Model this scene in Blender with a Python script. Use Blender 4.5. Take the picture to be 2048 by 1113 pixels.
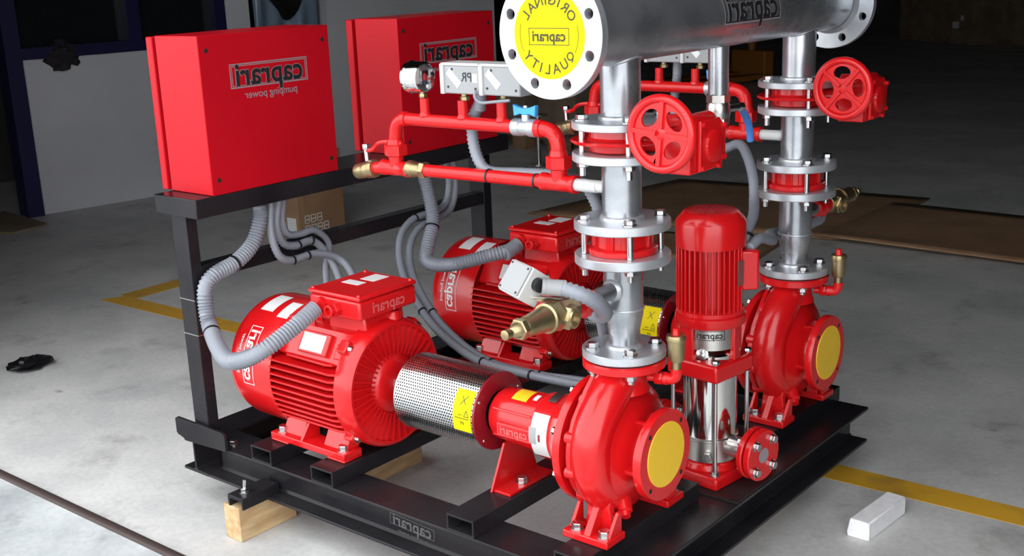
import bpy, bmesh, math, random
from mathutils import Vector, Matrix, Quaternion
random.seed(7)
PI = math.pi
SC = bpy.context.scene
COL = SC.collection
for o in list(bpy.data.objects):
    bpy.data.objects.remove(o)

# ------------------------------------------------------------------ camera
cam_d = bpy.data.cameras.new('camera')
cam = bpy.data.objects.new('camera', cam_d)
COL.objects.link(cam)
cam_d.sensor_width = 36.0
cam_d.lens = 2355.48 / 2048 * 36.0
cam_d.shift_y = (561.71 - 556.5) / 2048
cam_d.clip_end = 200
_r = Vector((0.77376222, 0.63227279, -0.0390276))
_u = Vector((-0.13655877, 0.22664357, 0.96435699))
_f = Vector((-0.61858203, 0.74085344, -0.26171063))
cam.matrix_world = Matrix(((_r.x, _u.x, -_f.x, 1.2433), (_r.y, _u.y, -_f.y, -1.8243), (_r.z, _u.z, -_f.z, 1.3316), (0, 0, 0, 1)))
SC.camera = cam

# ------------------------------------------------------------------ sky and exposure
world = bpy.data.worlds.new('overcast_sky')
SC.world = world
world.use_nodes = True
_bg = world.node_tree.nodes['Background']
_bg.inputs[0].default_value = (0.95, 0.975, 1.0, 1)
_bg.inputs[1].default_value = 1.0
SC.view_settings.view_transform = 'Standard'
SC.view_settings.look = 'None'
SC.view_settings.gamma = 1.0
SC.view_settings.use_curve_mapping = False
SC.view_settings.exposure = 1.9


# ------------------------------------------------------------------ materials
def nmat(name, col, rough=0.5, metal=0.0, coat=0.0, spec=0.5):
    m = bpy.data.materials.new(name)
    m.use_nodes = True
    b = m.node_tree.nodes['Principled BSDF']
    b.inputs['Base Color'].default_value = (*col, 1)
    b.inputs['Roughness'].default_value = rough
    b.inputs['Metallic'].default_value = metal
    b.inputs['Coat Weight'].default_value = coat
    b.inputs['Coat Roughness'].default_value = 0.08
    b.inputs['Specular IOR Level'].default_value = spec
    return m


def noise_col(m, c1, c2, scale, detail=4, lo=0.35, hi=0.65, rough=None, bump=0.0, bscale=None, stretch=None):
    nt = m.node_tree
    b = nt.nodes['Principled BSDF']
    tc = nt.nodes.new('ShaderNodeTexCoord')
    src = tc.outputs['Object']
    if stretch:
        mp = nt.nodes.new('ShaderNodeMapping')
        mp.inputs['Scale'].default_value = stretch
        nt.links.new(src, mp.inputs[0])
        src = mp.outputs[0]
    n = nt.nodes.new('ShaderNodeTexNoise')
    n.inputs['Scale'].default_value = scale
    n.inputs['Detail'].default_value = detail
    nt.links.new(src, n.inputs['Vector'])
    r = nt.nodes.new('ShaderNodeValToRGB')
    r.color_ramp.elements[0].position = lo
    r.color_ramp.elements[1].position = hi
    r.color_ramp.elements[0].color = (*c1, 1)
    r.color_ramp.elements[1].color = (*c2, 1)
    nt.links.new(n.outputs['Fac'], r.inputs[0])
    nt.links.new(r.outputs[0], b.inputs['Base Color'])
    if rough:
        mr = nt.nodes.new('ShaderNodeMapRange')
        mr.inputs['To Min'].default_value = rough[0]
        mr.inputs['To Max'].default_value = rough[1]
        nt.links.new(n.outputs['Fac'], mr.inputs[0])
        nt.links.new(mr.outputs[0], b.inputs['Roughness'])
    if bump:
        n2 = nt.nodes.new('ShaderNodeTexNoise')
        n2.inputs['Scale'].default_value = bscale or scale
        n2.inputs['Detail'].default_value = 5
        nt.links.new(src, n2.inputs['Vector'])
        bp = nt.nodes.new('ShaderNodeBump')
        bp.inputs['Strength'].default_value = bump
        bp.inputs['Distance'].default_value = 0.002
        nt.links.new(n2.outputs['Fac'], bp.inputs['Height'])
        nt.links.new(bp.outputs[0], b.inputs['Normal'])
    return m


M = {}
M['red'] = noise_col(nmat('red_cast_paint', (0.62, 0.010, 0.012), 0.22, 0, 0.15, 0.45), (0.54, 0.006, 0.008), (0.60, 0.008, 0.010), 6, bump=0.10, bscale=55)
M['redsheet'] = noise_col(nmat('red_sheet_paint', (0.45, 0.004, 0.010), 0.34, 0, 0.0, 0.16), (0.43, 0.0035, 0.010), (0.47, 0.0045, 0.012), 3, bump=0.03, bscale=300)
M['redpipe'] = nmat('red_pipe_paint', (0.60, 0.009, 0.010), 0.22, 0, 0.0, 0.4)
M['maroon'] = nmat('dark_red_disc', (0.22, 0.008, 0.015), 0.3, 0, 0.3)
M['galv'] = noise_col(nmat('galvanised_steel', (0.72, 0.74, 0.77), 0.36, 0.75), (0.46, 0.48, 0.51), (0.62, 0.64, 0.67), 14, rough=(0.30, 0.48), bump=0.10, bscale=60)
M['galvpipe'] = noise_col(nmat('galvanised_pipe', (0.62, 0.64, 0.67), 0.30, 0.85), (0.36, 0.375, 0.40), (0.56, 0.575, 0.60), 9, rough=(0.20, 0.36), bump=0.04, bscale=40)
M['steel'] = nmat('zinc_bolt', (0.58, 0.58, 0.58), 0.25, 1.0)
M['chrome'] = noise_col(nmat('polished_steel', (0.86, 0.85, 0.83), 0.10, 1.0), (0.80, 0.79, 0.77), (0.90, 0.89, 0.88), 5)
M['satin'] = nmat('satin_steel', (0.62, 0.60, 0.57), 0.32, 1.0)
M['brass'] = noise_col(nmat('brass', (0.66, 0.52, 0.28), 0.33, 0.9), (0.32, 0.25, 0.13), (0.44, 0.345, 0.195), 30, bump=0.08, bscale=90)
M['black'] = noise_col(nmat('black_steel_paint', (0.012, 0.011, 0.013), 0.25, 0, 0.0, 0.2), (0.010, 0.009, 0.011), (0.020, 0.018, 0.020), 5, rough=(0.18, 0.34), bump=0.05, bscale=40)
M['grey'] = nmat('grey_conduit', (0.22, 0.235, 0.27), 0.42)
M['tie'] = nmat('black_plastic', (0.01, 0.01, 0.012), 0.4)
M['whitepl'] = nmat('white_plastic', (0.55, 0.55, 0.54), 0.4, 0, 0, 0.3)
M['greypl'] = nmat('light_grey_plastic', (0.30, 0.305, 0.31), 0.45, 0, 0, 0.3)
M['label'] = nmat('white_label', (0.70, 0.70, 0.70), 0.45, 0, 0, 0.3)
M['yellow'] = nmat('yellow_sticker', (0.72, 0.57, 0.002), 0.5, 0, 0, 0.12)
M['amber'] = nmat('amber_cap', (0.80, 0.50, 0.02), 0.35)
M['ink'] = nmat('black_print', (0.012, 0.012, 0.014), 0.5)
M['olive'] = nmat('dark_olive_print', (0.035, 0.032, 0.004), 0.5)
M['greyink'] = nmat('grey_print', (0.26, 0.23, 0.245), 0.5)
M['dimink'] = nmat('dim_grey_print', (0.085, 0.082, 0.085), 0.5)
M['pinkink'] = nmat('pale_red_relief', (0.62, 0.10, 0.10), 0.4)
M['blue'] = nmat('blue_lever', (0.06, 0.22, 0.62), 0.4)
M['lblue'] = nmat('light_blue_handle', (0.05, 0.33, 0.75), 0.4)
M['dark'] = nmat('dark_cavity', (0.008, 0.008, 0.009), 0.8)
M['gasket'] = nmat('black_gasket', (0.012, 0.012, 0.012), 0.7)
M['foam'] = noise_col(nmat('white_foam', (0.85, 0.85, 0.87), 0.7), (0.80, 0.80, 0.83), (0.90, 0.90, 0.91), 40, bump=0.2, bscale=150)
M['pine'] = noise_col(nmat('pine_wood', (0.62, 0.42, 0.22), 0.6), (0.40, 0.25, 0.115), (0.56, 0.40, 0.22), 9, detail=6, bump=0.2, bscale=20, stretch=(6, 1, 6))
M['card'] = noise_col(nmat('brown_cardboard', (0.30, 0.17, 0.09), 0.75), (0.26, 0.145, 0.075), (0.34, 0.20, 0.11), 5, bump=0.1, bscale=60)
M['tape'] = nmat('tan_tape', (0.36, 0.22, 0.12), 0.35)
M['navy'] = nmat('navy_frame_paint', (0.010, 0.010, 0.06), 0.4)
M['orange'] = nmat('orange_paint', (0.36, 0.14, 0.02), 0.6)
M['cloth'] = noise_col(nmat('dark_rag', (0.02, 0.016, 0.022), 0.9), (0.012, 0.010, 0.014), (0.035, 0.028, 0.036), 20)
M['film'] = nmat('blue_plastic_film', (0.20, 0.27, 0.36), 0.25)
M['bag'] = nmat('black_bin_bag', (0.01, 0.01, 0.011), 0.25)
M['crate'] = noise_col(nmat('crate_wood', (0.20, 0.16, 0.10), 0.8), (0.16, 0.12, 0.08), (0.24, 0.19, 0.13), 6)
M['rail'] = nmat('brown_rail_steel', (0.085, 0.062, 0.058), 0.45, 0.4)
M['paintwall'] = noise_col(nmat('white_wall_paint', (0.62, 0.62, 0.65), 0.7), (0.56, 0.56, 0.59), (0.66, 0.66, 0.69), 1.3, detail=6, bump=0.05, bscale=30)
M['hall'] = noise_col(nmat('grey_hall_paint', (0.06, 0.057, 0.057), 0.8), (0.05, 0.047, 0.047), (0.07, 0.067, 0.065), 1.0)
M['glass'] = nmat('dark_window_glass', (0.012, 0.014, 0.016), 0.12)


def concrete(name, c1, c2, c3, rough):
    m = nmat(name, c1, 0.5)
    nt = m.node_tree
    b = nt.nodes['Principled BSDF']
    tc = nt.nodes.new('ShaderNodeTexCoord')
    def noise(sc, det):
        n = nt.nodes.new('ShaderNodeTexNoise')
        n.inputs['Scale'].default_value = sc
        n.inputs['Detail'].default_value = det
        n.inputs['Roughness'].default_value = 0.62
        nt.links.new(tc.outputs['Object'], n.inputs['Vector'])
        return n
    def ramp(n, lo, hi, a, c):
        r = nt.nodes.new('ShaderNodeValToRGB')
        r.color_ramp.elements[0].position = lo
        r.color_ramp.elements[1].position = hi
        r.color_ramp.elements[0].color = (*a, 1)
        r.color_ramp.elements[1].color = (*c, 1)
        nt.links.new(n.outputs['Fac'], r.inputs[0])
        return r
    base = ramp(noise(1.6, 8), 0.38, 0.62, c1, c2)
    spot = ramp(noise(4.5, 6), 0.30, 0.44, c3, (1, 1, 1))
    fine = ramp(noise(60, 3), 0.25, 0.75, (0.82, 0.82, 0.82), (1, 1, 1))
    mx = nt.nodes.new('ShaderNodeMixRGB')
    mx.blend_type = 'MULTIPLY'
    mx.inputs[0].default_value = 0.75
    nt.links.new(base.outputs[0], mx.inputs[1])
    nt.links.new(spot.outputs[0], mx.inputs[2])
    mx2 = nt.nodes.new('ShaderNodeMixRGB')
    mx2.blend_type = 'MULTIPLY'
    mx2.inputs[0].default_value = 1
    nt.links.new(mx.outputs[0], mx2.inputs[1])
    nt.links.new(fine.outputs[0], mx2.inputs[2])
    vo = nt.nodes.new('ShaderNodeTexVoronoi')
    vo.inputs['Scale'].default_value = 2.6
    vo.inputs['Randomness'].default_value = 1.0
    mp = nt.nodes.new('ShaderNodeMapping')
    mp.inputs['Scale'].default_value = (1.0, 1.6, 1.0)
    nt.links.new(tc.outputs['Object'], mp.inputs[0])
    nt.links.new(mp.outputs[0], vo.inputs['Vector'])
    wob = nt.nodes.new('ShaderNodeMath')
    wob.operation = 'MULTIPLY_ADD'
    nt.links.new(noise(18, 3).outputs['Fac'], wob.inputs[0])
    wob.inputs[1].default_value = 0.14
    nt.links.new(vo.outputs['Distance'], wob.inputs[2])
    spk = nt.nodes.new('ShaderNodeValToRGB')
    spk.color_ramp.elements[0].position = 0.085
    spk.color_ramp.elements[1].position = 0.125
    spk.color_ramp.elements[0].color = (0.5, 0.5, 0.5, 1)
    nt.links.new(wob.outputs[0], spk.inputs[0])
    mx3 = nt.nodes.new('ShaderNodeMixRGB')
    mx3.blend_type = 'MULTIPLY'
    mx3.inputs[0].default_value = 1
    nt.links.new(mx2.outputs[0], mx3.inputs[1])
    nt.links.new(spk.outputs[0], mx3.inputs[2])
    nt.links.new(mx3.outputs[0], b.inputs['Base Color'])
    b.inputs['Roughness'].default_value = rough
    bp = nt.nodes.new('ShaderNodeBump')
    bp.inputs['Strength'].default_value = 0.06
    bp.inputs['Distance'].default_value = 0.004
    nt.links.new(noise(25, 6).outputs['Fac'], bp.inputs['Height'])
    nt.links.new(bp.outputs[0], b.inputs['Normal'])
    return m


M['floor'] = concrete('hall_concrete', (0.52, 0.52, 0.515), (0.72, 0.71, 0.69), (0.60, 0.60, 0.58), 0.45)
M['apron'] = concrete('worn_white_concrete', (0.30, 0.32, 0.335), (0.64, 0.67, 0.67), (0.50, 0.46, 0.46), 0.6)
M['line'] = noise_col(nmat('yellow_floor_paint', (0.62, 0.38, 0.04), 0.5), (0.46, 0.26, 0.04), (0.68, 0.37, 0.03), 7, detail=6, lo=0.3, hi=0.5)


def perforated():
    m = nmat('perforated_steel', (0.78, 0.78, 0.77), 0.22, 1.0)
    nt = m.node_tree
    b = nt.nodes['Principled BSDF']
    tc = nt.nodes.new('ShaderNodeTexCoord')
    sep = nt.nodes.new('ShaderNodeSeparateXYZ')
    nt.links.new(tc.outputs['Object'], sep.inputs[0])
    def mth(op, a=None, v=None, v2=None):
        n = nt.nodes.new('ShaderNodeMath')
        n.operation = op
        if a is not None:
            nt.links.new(a, n.inputs[0])
        if v is not None:
            if isinstance(v, (int, float)):
                n.inputs[1].default_value = v
            else:
                nt.links.new(v, n.inputs[1])
        return n
    at = mth('ARCTAN2', sep.outputs['Y'], sep.outputs['Z'])
    P_ = 0.0068
    u = mth('MULTIPLY', sep.outputs['X'], 1 / P_)
    v = mth('MULTIPLY', at.outputs[0], 2 * round(2 * PI * 0.088 / (P_ * 1.0) / 2) / (2 * PI))
    row = mth('FLOOR', v.outputs[0])
    odd = mth('MULTIPLY', row.outputs[0], 0.5)
    u2 = mth('ADD', u.outputs[0], odd.outputs[0])
    fu = mth('SUBTRACT', mth('FRACT', u2.outputs[0]).outputs[0], 0.5)
    fv = mth('SUBTRACT', mth('FRACT', v.outputs[0]).outputs[0], 0.5)
    d = mth('ADD', mth('MULTIPLY', fu.outputs[0], fu.outputs[0]).outputs[0], mth('MULTIPLY', fv.outputs[0], fv.outputs[0]).outputs[0])
    hole = mth('LESS_THAN', d.outputs[0], 0.095)
    tr = nt.nodes.new('ShaderNodeBsdfTransparent')
    mix = nt.nodes.new('ShaderNodeMixShader')
    nt.links.new(hole.outputs[0], mix.inputs[0])
    nt.links.new(b.outputs[0], mix.inputs[1])
    nt.links.new(tr.outputs[0], mix.inputs[2])
    nt.links.new(mix.outputs[0], nt.nodes['Material Output'].inputs[0])
    return m


M['perf'] = perforated()
MM = 0.001


# ------------------------------------------------------------------ mesh builder (millimetres)
def basis(d):
    d = Vector(d).normalized()
    a = Vector((0, 0, 1)) if abs(d.z) < 0.9 else Vector((1, 0, 0))
    e1 = a.cross(d).normalized()
    e2 = d.cross(e1)
    return d, e1, e2


def smooth_path(pts, n=8):
    pts = [Vector(p) for p in pts]
    if len(pts) < 3:
        return pts
    out = []
    P = [2 * pts[0] - pts[1]] + pts + [2 * pts[-1] - pts[-2]]
    for i in range(1, len(P) - 2):
        p0, p1, p2, p3 = P[i - 1:i + 3]
        for k in range(n):
            t = k / n
            out.append(0.5 * ((2 * p1) + (p2 - p0) * t + (2 * p0 - 5 * p1 + 4 * p2 - p3) * t * t + (3 * p1 - p0 - 3 * p2 + p3) * t ** 3))
    out.append(pts[-1])
    return out


def resample(pts, step):
    L = [0.0]
    for a, b in zip(pts, pts[1:]):
        L.append(L[-1] + (b - a).length)
    n = max(2, int(round(L[-1] / step)))
    out = []
    j = 0
    for i in range(n + 1):
        s = L[-1] * i / n
        while j < len(L) - 2 and L[j + 1] < s:
            j += 1
        t = 0 if L[j + 1] == L[j] else (s - L[j]) / (L[j + 1] - L[j])
        out.append(pts[j].lerp(pts[j + 1], t))
    return out


class MB:
    def __init__(s):
        s.v = []
        s.f = []

    def add(s, vs, fs):
        k = len(s.v)
        s.v += [Vector(q) for q in vs]
        s.f += [tuple(i + k for i in f) for f in fs]
        return s

    def box(s, x0, x1, y0, y1, z0, z1):
        vs = [(x, y, z) for z in (z0, z1) for y in (y0, y1) for x in (x0, x1)]
        return s.add(vs, [(0, 2, 3, 1), (4, 5, 7, 6), (0, 1, 5, 4), (2, 6, 7, 3), (0, 4, 6, 2), (1, 3, 7, 5)])

    def obox(s, c, ax, ay, az):
        c, ax, ay, az = map(Vector, (c, ax, ay, az))
        vs = [c + i * ax + j * ay + k * az for k in (-1, 1) for j in (-1, 1) for i in (-1, 1)]
        return s.add(vs, [(0, 2, 3, 1), (4, 5, 7, 6), (0, 1, 5, 4), (2, 6, 7, 3), (0, 4, 6, 2), (1, 3, 7, 5)])

    def bar(s, p0, p1, w, h, up=(0, 0, 1)):
        p0, p1 = Vector(p0), Vector(p1)
        d = (p1 - p0)
        e1 = Vector(up).cross(d).normalized()
        e2 = d.cross(e1).normalized()
        return s.obox((p0 + p1) / 2, d / 2, e1 * w / 2, e2 * h / 2)

    def lathe(s, o, d, prof, seg=48, a0=0.0):
        o = Vector(o)
        d, e1, e2 = basis(d)
        rings = []
        vs = []
        for t, r in prof:
            if r < 1e-6:
                rings.append([len(vs)])
                vs.append(o + d * t)
            else:
                rg = []
                for i in range(seg):
                    a = a0 + 2 * PI * i / seg
                    rg.append(len(vs))
                    vs.append(o + d * t + (e1 * math.cos(a) + e2 * math.sin(a)) * r)
                rings.append(rg)
        fs = []
        for A, B in zip(rings, rings[1:]):
            for i in range(seg):
                j = (i + 1) % seg
                if len(A) == 1 and len(B) == 1:
                    continue
                if len(A) == 1:
                    fs.append((A[0], B[j], B[i]))
                elif len(B) == 1:
                    fs.append((A[i], A[j], B[0]))
                else:
                    fs.append((A[i], A[j], B[j], B[i]))
        return s.add(vs, fs)

    def cyl(s, p0, p1, r0, r1=None, seg=32, a0=0.0):
        p0, p1 = Vector(p0), Vector(p1)
        L = (p1 - p0).length
        r1 = r0 if r1 is None else r1
        return s.lathe(p0, p1 - p0, [(0, 0), (0, r0), (L, r1), (L, 0)], seg, a0)

    def hexa(s, p0, p1, r, c=0.12):
        p0, p1 = Vector(p0), Vector(p1)
        L = (p1 - p0).length
        return s.lathe(p0, p1 - p0, [(0, 0), (0, r * 0.9), (L * c, r), (L * (1 - c), r), (L, r * 0.9), (L, 0)], 6)

    def ring(s, o, d, r0, r1, t0, t1, seg=48):
        return s.lathe(o, d, [(t0, r0), (t0, r1), (t1, r1), (t1, r0), (t0, r0)], seg)

    def tube(s, pts, r, seg=12, caps=True, rf=None, hollow=0):
        pts = [Vector(p) for p in pts]
        n = len(pts)
        T = []
        for i in range(n):
            a = pts[max(0, i - 1)]
            b = pts[min(n - 1, i + 1)]
            T.append((b - a).normalized())
        _, e1, e2 = basis(T[0])
        vs = []
        for i in range(n):
            if i:
                q = T[i - 1].rotation_difference(T[i])
                e1 = q @ e1
            e1 = (e1 - T[i] * e1.dot(T[i])).normalized()
            e2 = T[i].cross(e1)
            rr = rf(i, n) if rf else r
            for k in range(seg):
                a = 2 * PI * k / seg
                vs.append(pts[i] + (e1 * math.cos(a) + e2 * math.sin(a)) * rr)
        fs = []
        for i in range(n - 1):
            for k in range(seg):
                j = (k + 1) % seg
                fs.append((i * seg + k, i * seg + j, (i + 1) * seg + j, (i + 1) * seg + k))
        if caps:
            fs.append(tuple(range(seg))[::-1])
            fs.append(tuple((n - 1) * seg + k for k in range(seg)))
        return s.add(vs, fs)

    def prism(s, poly, fn, w0, w1):
        n = len(poly)
        vs = [fn(u, v, w0) for u, v in poly] + [fn(u, v, w1) for u, v in poly]
        fs = [tuple(range(n))[::-1], tuple(range(n, 2 * n))]
        for i in range(n):
            j = (i + 1) % n
            fs.append((i, j, n + j, n + i))
        return s.add(vs, fs)

    def holed(s, o, d, r0, r1, t0, t1, holes, seg=72):
        """disc with openings: holes = [(angle, half_angle, fn(phi)->(rin, rout))]"""
        o = Vector(o)
        d, e1, e2 = basis(d)
        ang = set()
        for i in range(seg):
            ang.add(round(2 * PI * i / seg, 6))
        for q in holes:
            a, h = q[0], q[1]
            for i in range(-6, 7):
                ang.add(round((a + h * math.sin(i / 6 * PI / 2)) % (2 * PI), 6))
        ang = sorted(ang)
        n = len(ang)
        rm = holes[0][3] if len(holes[0]) > 3 else (r0 + r1) / 2
        prof = []
        for a in ang:
            ri = ro = None
            for q in holes:
                ph = (a - q[0] + PI) % (2 * PI) - PI
                if abs(ph) <= q[1] + 1e-5:
                    ri, ro = q[2](max(-q[1], min(q[1], ph)))
            if ri is None:
                ri = ro = rm
            prof.append((ri, ro))
        vs = []
        for t in (t0, t1):
            for a, (ri, ro) in zip(ang, prof):
                c = e1 * math.cos(a) + e2 * math.sin(a)
                for r in (r0, ri, ro, r1):
                    vs.append(o + d * t + c * r)
        fs = []
        N = 4 * n
        for i in range(n):
            j = (i + 1) % n
            for k in (0, 2):
                A, B, Cc, D = 4 * i + k, 4 * i + k + 1, 4 * j + k + 1, 4 * j + k
                fs.append((A, D, Cc, B))
                fs.append((A + N, B + N, Cc + N, D + N))
            fs.append((4 * i + 3, 4 * j + 3, 4 * j + 3 + N, 4 * i + 3 + N))
            fs.append((4 * i, 4 * i + N, 4 * j + N, 4 * j))
            op = prof[i][1] - prof[i][0] > 1e-4 or prof[j][1] - prof[j][0] > 1e-4
            if op:
                fs.append((4 * i + 1, 4 * j + 1, 4 * j + 1 + N, 4 * i + 1 + N))
                fs.append((4 * i + 2, 4 * i + 2 + N, 4 * j + 2 + N, 4 * j + 2))
        return s.add(vs, fs)

    def xf(s, mat):
        s.v = [mat @ q for q in s.v]
        return s


def circ_hole(a, rb, h):
    al = math.asin(h / rb)
    def fn(p):
        q = math.sqrt(max(0.0, h * h - (rb * math.sin(p)) ** 2))
        return rb * math.cos(p) - q, rb * math.cos(p) + q
    return (a, al, fn, rb)


WL = {}


def mesh_of(name, mb, org=Vector((0, 0, 0)), mat=None, smooth=38):
    me = bpy.data.meshes.new(name)
    bm = bmesh.new()
    vv = [bm.verts.new((q - org) * MM) for q in mb.v]
    for f in mb.f:
        try:
            bm.faces.new([vv[i] for i in f])
        except ValueError:
            pass
    bmesh.ops.remove_doubles(bm, verts=bm.verts, dist=2e-6)
    bmesh.ops.dissolve_degenerate(bm, dist=1e-6, edges=bm.edges)
    bmesh.ops.recalc_face_normals(bm, faces=bm.faces)
    bm.to_mesh(me)
    bm.free()
    for p in me.polygons:
        p.use_smooth = True
    me.set_sharp_from_angle(angle=math.radians(smooth))
    if mat:
        me.materials.append(M[mat])
    return me


def thing(name, label, cat, loc=(0, 0, 0), group=None, rotz=0.0, local=False):
    o = bpy.data.objects.new(name, None)
    COL.objects.link(o)
    o.empty_display_size = 0.05
    o.location = Vector(loc) * MM
    o.rotation_euler = (0, 0, rotz)
    o['label'] = label
    o['category'] = cat
    if group:
        o['group'] = group
    WL[o.name] = Vector((0, 0, 0)) if local else Vector(loc)
    return o


def part(parent, name, mb, mat, bevel=0.0, smooth=38, label=None):
    org = WL[parent.name]
    me = mesh_of(name, mb, org, mat, smooth)
    o = bpy.data.objects.new(name, me)
    COL.objects.link(o)
    o.parent = parent
    WL[o.name] = org
    if bevel:
        b = o.modifiers.new('bevel', 'BEVEL')
        b.width = bevel * MM
        b.segments = 2
        b.limit_method = 'ANGLE'
        b.angle_limit = math.radians(50)
        b.harden_normals = False
    if label:
        o['label'] = label
    return o


def single(name, mb, mat, label, cat, loc, group=None, bevel=0.0, kind=None, smooth=38):
    me = mesh_of(name, mb, Vector(loc), mat, smooth)
    o = bpy.data.objects.new(name, me)
    COL.objects.link(o)
    o.location = Vector(loc) * MM
    WL[o.name] = Vector(loc)
    if bevel:
        b = o.modifiers.new('bevel', 'BEVEL')
        b.width = bevel * MM
        b.segments = 2
        b.limit_method = 'ANGLE'
    if label:
        o['label'] = label
    if cat:
        o['category'] = cat
    if group:
        o['group'] = group
    if kind:
        o['kind'] = kind
    return o


def copy_tree(o, parent=None, shift=None, label=None):
    c = o.copy()
    COL.objects.link(c)
    WL[c.name] = WL[o.name] + (Vector(shift) if shift else Vector((0, 0, 0)))
    if parent:
        c.parent = parent
        if parent.name in WL:
            WL[c.name] = WL[parent.name]
    elif shift:
        c.location = o.location + Vector(shift) * MM
    if label:
        c['label'] = label
    for ch in list(o.children):
        copy_tree(ch, c)
    return c


BOLT = {}


def bolt(parent, pos, d, r=12, h=10, washer=True, shank=0, nut=0, name='bolt', dome=False, gap=None):
    """hex head sitting at pos, pointing along d; shank runs back along -d"""
    q = Vector((0, 0, 1)).rotation_difference(Vector(d).normalized())

    def piece(nm, kind, build):
        key = (kind, r, h, washer, shank, nut, dome, gap)
        if key not in BOLT:
            mb = MB()
            build(mb)
            BOLT[key] = mesh_of(nm, mb, Vector((0, 0, 0)), 'steel')
        o = bpy.data.objects.new(nm, BOLT[key])
        COL.objects.link(o)
        o.parent = parent
        o.location = (Vector(pos) - WL[parent.name]) * MM
        o.rotation_mode = 'QUATERNION'
        o.rotation_quaternion = q
        WL[o.name] = WL[parent.name]
        return o

    def head(mb):
        if washer:
            mb.cyl((0, 0, 0), (0, 0, 2.2), r * 1.25, seg=20)
        b0 = 2.2 if washer else 0
        if dome:
            mb.lathe((0, 0, b0), (0, 0, 1), [(0, 0), (0, r), (h * 0.5, r * 0.9), (h * 0.85, r * 0.55), (h, 0)], 20)
        else:
            mb.hexa((0, 0, b0), (0, 0, b0 + h), r)

    def nut_(mb):
        mb.cyl((0, 0, -nut), (0, 0, -nut - 2), r * 1.2, seg=20)
        mb.hexa((0, 0, -nut - 2), (0, 0, -nut - 2 - h), r)
        if shank > nut + 2 + h:
            mb.cyl((0, 0, -nut - h), (0, 0, -shank), r * 0.56, seg=14)

    o = piece(name, 'head', head)
    if gap:
        piece('stud', 'stud', lambda mb: mb.cyl((0, 0, -gap[0]), (0, 0, -gap[1]), r * 0.56, seg=14))
    if nut:
        piece('nut', 'nut', nut_)
    return o


# ------------------------------------------------------------------ lettering
def text_mb(txt, size, off=0.0, spacing=1.0):
    cu = bpy.data.curves.new('lettering', 'FONT')
    cu.body = txt
    cu.size = 1.0
    cu.offset = off
    cu.space_character = spacing
    cu.align_x = 'CENTER'
    cu.align_y = 'CENTER'
    cu.resolution_u = 4
    o = bpy.data.objects.new('lettering', cu)
    COL.objects.link(o)
    dg = bpy.context.evaluated_depsgraph_get()
    me = o.evaluated_get(dg).to_mesh()
    vs = [Vector((v.co.x, v.co.y, 0)) for v in me.vertices]
    fs = [tuple(p.vertices) for p in me.polygons]
    o.evaluated_get(dg).to_mesh_clear()
    bpy.data.objects.remove(o)
    bpy.data.curves.remove(cu)
    x0 = min(v.x for v in vs)
    x1 = max(v.x for v in vs)
    k = size / (x1 - x0)
    cx = (x0 + x1) / 2
    return [Vector(((v.x - cx) * k, v.y * k, 0)) for v in vs], fs


def sliced(vs, fs, step):
    bm = bmesh.new()
    vv = [bm.verts.new(q) for q in vs]
    for f in fs:
        try:
            bm.faces.new([vv[i] for i in f])
        except ValueError:
            pass
    for ax in (0, 1):
        lo = min(q[ax] for q in vs)
        hi = max(q[ax] for q in vs)
        k = lo + step
        while k < hi:
            no = Vector((0, 0, 0))
            no[ax] = 1
            co = Vector((0, 0, 0))
            co[ax] = k
            bmesh.ops.bisect_plane(bm, geom=bm.verts[:] + bm.edges[:] + bm.faces[:], plane_co=co, plane_no=no)
            k += step
    bm.verts.index_update()
    out = [v.co.copy() for v in bm.verts], [tuple(v.index for v in f.verts) for f in bm.faces]
    bm.free()
    return out


def print_flat(parent, name, vs, fs, o, u, v, lift, mat, fn=None, label=None):
    """flat print: local (a,b) -> o + a*u + b*v, lifted along n (towards the viewer)"""
    o, u, v = Vector(o), Vector(u).normalized(), Vector(v).normalized()
    mb = MB()
    if fn:
        w = max(q.x for q in vs) - min(q.x for q in vs)
        vs, fs = sliced(vs, fs, max(2.5, w / 40))
        mb.add([fn(q.x, q.y, lift) for q in vs], fs)
    else:
        mb.add([o + u * q.x + v * q.y + Vector(lift) for q in vs], fs)
    ob = part(parent, name, mb, mat, smooth=60)
    if label:
        ob['label'] = label
    return ob


def frame_quads(w, h, t):
    vs = []
    fs = []
    for (x0, x1, y0, y1) in ((-w / 2, w / 2, h / 2 - t, h / 2), (-w / 2, w / 2, -h / 2, -h / 2 + t), (-w / 2, -w / 2 + t, -h / 2 + t, h / 2 - t), (w / 2 - t, w / 2, -h / 2 + t, h / 2 - t)):
        k = len(vs)
        n = 6
        for i in range(n + 1):
            x = x0 + (x1 - x0) * i / n
            vs += [Vector((x, y0, 0)), Vector((x, y1, 0))]
        for i in range(n):
            fs.append((k + 2 * i, k + 2 * i + 2, k + 2 * i + 3, k + 2 * i + 1))
    return vs, fs


def rect(w, h, x=0, y=0, n=6):
    vs = []
    for i in range(n + 1):
        a = x - w / 2 + w * i / n
        vs += [Vector((a, y - h / 2, 0)), Vector((a, y + h / 2, 0))]
    return vs, [(2 * i, 2 * i + 2, 2 * i + 3, 2 * i + 1) for i in range(n)]


TXT = {'logo': text_mb('caprari', 1.0, 0.012, 1.02), 'bold': text_mb('caprari', 1.0, 0.022, 1.02), 'fat': text_mb('caprari', 1.02, 0.038, 1.02), 'sub': text_mb('pumping power', 1.0, 0.005)}


def sc(t, k):
    return [q * k for q in t[0]], t[1]


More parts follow.
